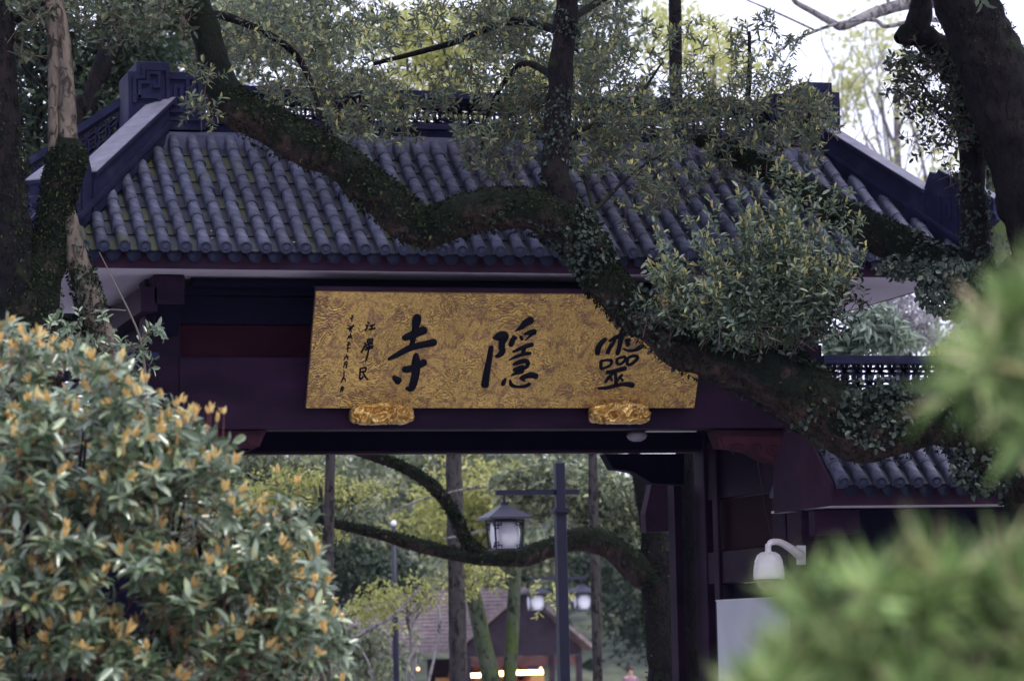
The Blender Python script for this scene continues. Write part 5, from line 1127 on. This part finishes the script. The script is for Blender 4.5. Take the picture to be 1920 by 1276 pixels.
bgtree('broadleaf_tree', 'small grey-green tree at the foot of the archway, left of the kiosk', [(690, 1220, 110, 70), (560, 1200, 90, 80)], mid_m, .15, (690, 6, 0), 36, 3600, G, lumps=20)
# green twin trunks
for a, P in (('mossy green trunk curving down left of the near lamp', [(858, 900, 10), (862, 1000, 12), (870, 1060, 14), (890, 1130, 15), (905, 1200, 16), (926, 1300, 18)]), ('mossy green trunk standing straight, right beside the near lamp post', [(980, 940, 8), (972, 1020, 10), (966, 1080, 11), (962, 1160, 12), (955, 1300, 13)])):
    y_ = 25; pw_ = pxpath([(p[0], p[1], p[2]) for p in P], y_); b_ = pw_[-1]; e_ = empty('green_trunked_tree', (b_[0], y_, 0), a, 'tree')
    V, q, _ = limb(pw_+[(b_[0]+.05, y_, -.1, b_[3]*1.2)], seg=14, step=.1, rough=.1); npmesh('trunk', V, q, bark_green, e_)
    spray([(P[0][0], P[0][1]-10, 70, 40, y_, 40, .6), (P[0][0]+50, P[0][1]+180, 40, 30, y_-1, 14, .3)], 'foliage', e_, yel_m, L=.13, nl=6, budp=0, wd=.5)
# bare pale saplings
bs = empty('bare_sapling', (W(825, 1235, 20)[0], 20, 0), 'thin bare pale sapling in front of the brown kiosk roof', 'sapling')
branchset([[(800, 1290, 3.5, 20), (812, 1240, 3, 20), (822, 1190, 3, 20), (824, 1150, 3, 20), (817, 1130, 2, 20)], [(655, 1200, 4, 20), (700, 1175, 4, 20), (740, 1150, 3, 20), (790, 1100, 2, 20)], [(760, 1290, 2, 20), (765, 1240, 2, 20), (780, 1225, 2, 20), (775, 1290, 2, 20)], [(640, 1290, 2, 20), (660, 1200, 2, 20)],
           [(700, 1290, 2, 20), (690, 1240, 2, 20), (650, 1180, 1.5, 20)], [(620, 1010, 2, 20), (780, 940, 2, 20), (900, 910, 1.5, 20)], [(830, 1010, 2, 20), (930, 985, 2, 20), (1000, 930, 1.5, 20)], [(940, 1000, 2, 20), (942, 900, 1.5, 20), (925, 850, 1, 20)], [(850, 920, 1.5, 20), (960, 905, 1.5, 20), (1010, 880, 1, 20)]], bark_grey, 'stems', bs, seg=6)
# pale bare tree top right
bt = empty('plane_tree', (W(2150, 1235, 12)[0], 12, 0), 'pale grey bare-branched tree crossing the white sky, top right', 'tree')
branchset([[(2180, 1420, 50, 12), (2150, 700, 42, 12), (2060, 250, 34, 12), (1900, 100, 22, 12), (1780, 10, 18, 12), (1720, 6, 14, 12), (1680, 12, 12, 12), (1625, 30, 11, 12), (1580, 50, 8, 12), (1560, 42, 7, 12), (1520, 20, 6, 12), (1490, 2, 5, 12), (1485, -20, 4, 12)],
           [(1850, 60, 7, 11.6), (1760, 38, 6, 11.6), (1705, 42, 5, 11.6), (1660, 50, 4, 11.6), (1640, 38, 4, 11.6), (1590, 40, 3.5, 11.6), (1530, 58, 3, 11.6), (1470, 88, 2, 11.6), (1440, 130, 1.5, 11.6)], [(1530, 58, 2, 11.6), (1470, 30, 2, 11.6), (1400, 0, 1.5, 11.6)], [(1500, 72, 1.5, 11.6), (1475, 110, 1.2, 11.6), (1460, 140, 1, 11.6)],
           [(1670, 14, 4, 12), (1660, -10, 3, 12)]], bark_grey, 'trunk', bt, seg=12)
branchset([[(1790, 0, 16, 12.6), (1815, 120, 18, 12.6), (1858, 260, 20, 12.6), (1872, 480, 24, 12.6), (1880, 1320, 30, 12.6)]], bark_green, 'leaning_trunk', bt, seg=12)
tw = []
for k in range(150):
    a = random.uniform(1540, 1920); b = random.uniform(120, 520); l_ = random.uniform(30, 110); an = random.uniform(-2.2, -.9); tw.append([(a, b, 1.6, 40), (a+l_*.5*math.cos(an), b+l_*.5*math.sin(an), 1.2, 40), (a+l_*math.cos(an+.2), b+l_*math.sin(an+.2), .8, 40)])
tb = empty('bare_tree', (W(1760, 1235, 40)[0], 40, 0), 'bare twiggy tree in front of the pale spring foliage, right of the roof', 'tree')
branchset([[(1765, 1300, 12, 40), (1760, 800, 9, 40), (1750, 500, 7, 40), (1735, 330, 4, 40), (1700, 200, 2, 40)], [(1752, 520, 5, 40), (1800, 400, 4, 40), (1850, 300, 2, 40)], [(1750, 500, 5, 40), (1680, 350, 3, 40), (1620, 250, 2, 40)], [(1755, 600, 5, 40), (1840, 500, 4, 40), (1910, 420, 2, 40)]]+tw, bark_grey, 'trunk', tb, seg=5)
# shrubs behind the right wing
bgtree('glossy_shrub', 'glossy long-leaved shrub with a few red buds behind the right wing lattice', [(1600, 630, 60, 50), (1660, 620, 60, 60), (1580, 660, 50, 40)], silver_m, .24, (1610, 8, 0), 9, 900, None, lumps=20, wd=.28, cat='shrub', simple=False)
bgtree('flowering_tree', 'pale lilac-white blossoming tree beyond the right wing', [(1740, 620, 80, 70), (1700, 560, 70, 60), (1820, 620, 80, 70), (1640, 600, 70, 60)], leafmat('lilac_blossom', [(0, (.20, .20, .20)), (.5, (.40, .38, .42)), (1, (.6, .58, .62))], trans=.3), .13, (1695, 12, 0), 20, 3800, None, lumps=30)
bgtree('flowering_shrub', 'fresh yellow-green shrub right of the blossoming tree, above the wing lattice', [(1830, 650, 90, 40), (1900, 620, 60, 70), (1780, 670, 60, 25)], yel_m, .10, (1850, 8, 0), 8, 1600, None, lumps=22, cat='shrub')
# far wood
n = 26000; far = np.stack([R.uniform(-60, 220, n), R.uniform(88, 140, n), np.zeros(n)], 1)
hgt = 9+5*np.array([noise.noise(Vector((a*.05, b*.05, 1))) for a, b in far[:, :2]]); far[:, 2] = hgt*R.rand(n)**.6
leaves('far_wood', far, unit(n), unit(n)+np.array([0, -.3, .5]), .9*(.5+R.rand(n)), .6, dark_m, simple=True, rnd=R.beta(2, 4, n)).update_tag()
tag(bpy.data.objects['far_wood'], 'distant dark woodland seen through the archway', 'woodland', kind='stuff')

# ------------------------------------------------------------------ fallen leaves on the roof
lm = M('fallen_leaf', (.34, .24, .20), rough=.7, var=.3)
me = bpy.data.meshes.new('fallen_leaf'); me.from_pydata([(0, 0, 0), (.02, .014, .006), (.055, .012, .002), (.075, 0, -.004), (.055, -.012, .004), (.02, -.014, .008)], [], [(0, 3, 2, 1), (0, 5, 4, 3)]); me.materials.append(lm); me.update()
for k in range(46):
    x = random.choice([random.uniform(3, 6.2), random.uniform(4, 9)]); i_ = round((x-1.8615)/.22-.5); x = 1.8615+(i_+.5)*.22+random.uniform(-.04, .04); y = random.uniform(.03, 1.2)**1.0
    o = bpy.data.objects.new('fallen_leaf', me); COL.objects.link(o); o.location = (x, y, ZE+SL*y-.005); o.rotation_euler = (ANG+random.uniform(-.4, .4), random.uniform(-.4, .4), random.uniform(0, 6)); s_ = random.uniform(.6, 1.2); o.scale = (s_,)*3
    tag(o, 'dry pinkish-brown leaf lying between the grey roof tiles', 'leaf', 'fallen leaves on the gate roof')

# ------------------------------------------------------------------ damp, slightly smoky air
hz = bpy.data.materials.new('haze_air'); hz.use_nodes = True; hn = hz.node_tree; hn.nodes.clear()
pv = hn.nodes.new('ShaderNodeVolumePrincipled'); pv.inputs['Density'].default_value = .00010; pv.inputs['Color'].default_value = (.45, .50, 1, 1); pv.inputs['Anisotropy'].default_value = .2
ho = hn.nodes.new('ShaderNodeOutputMaterial'); hn.links.new(pv.outputs[0], ho.inputs['Volume'])
tag(MB().box((-450, -150, -1.5), (450, 750, 34)).build('haze', hz), kind='stuff')
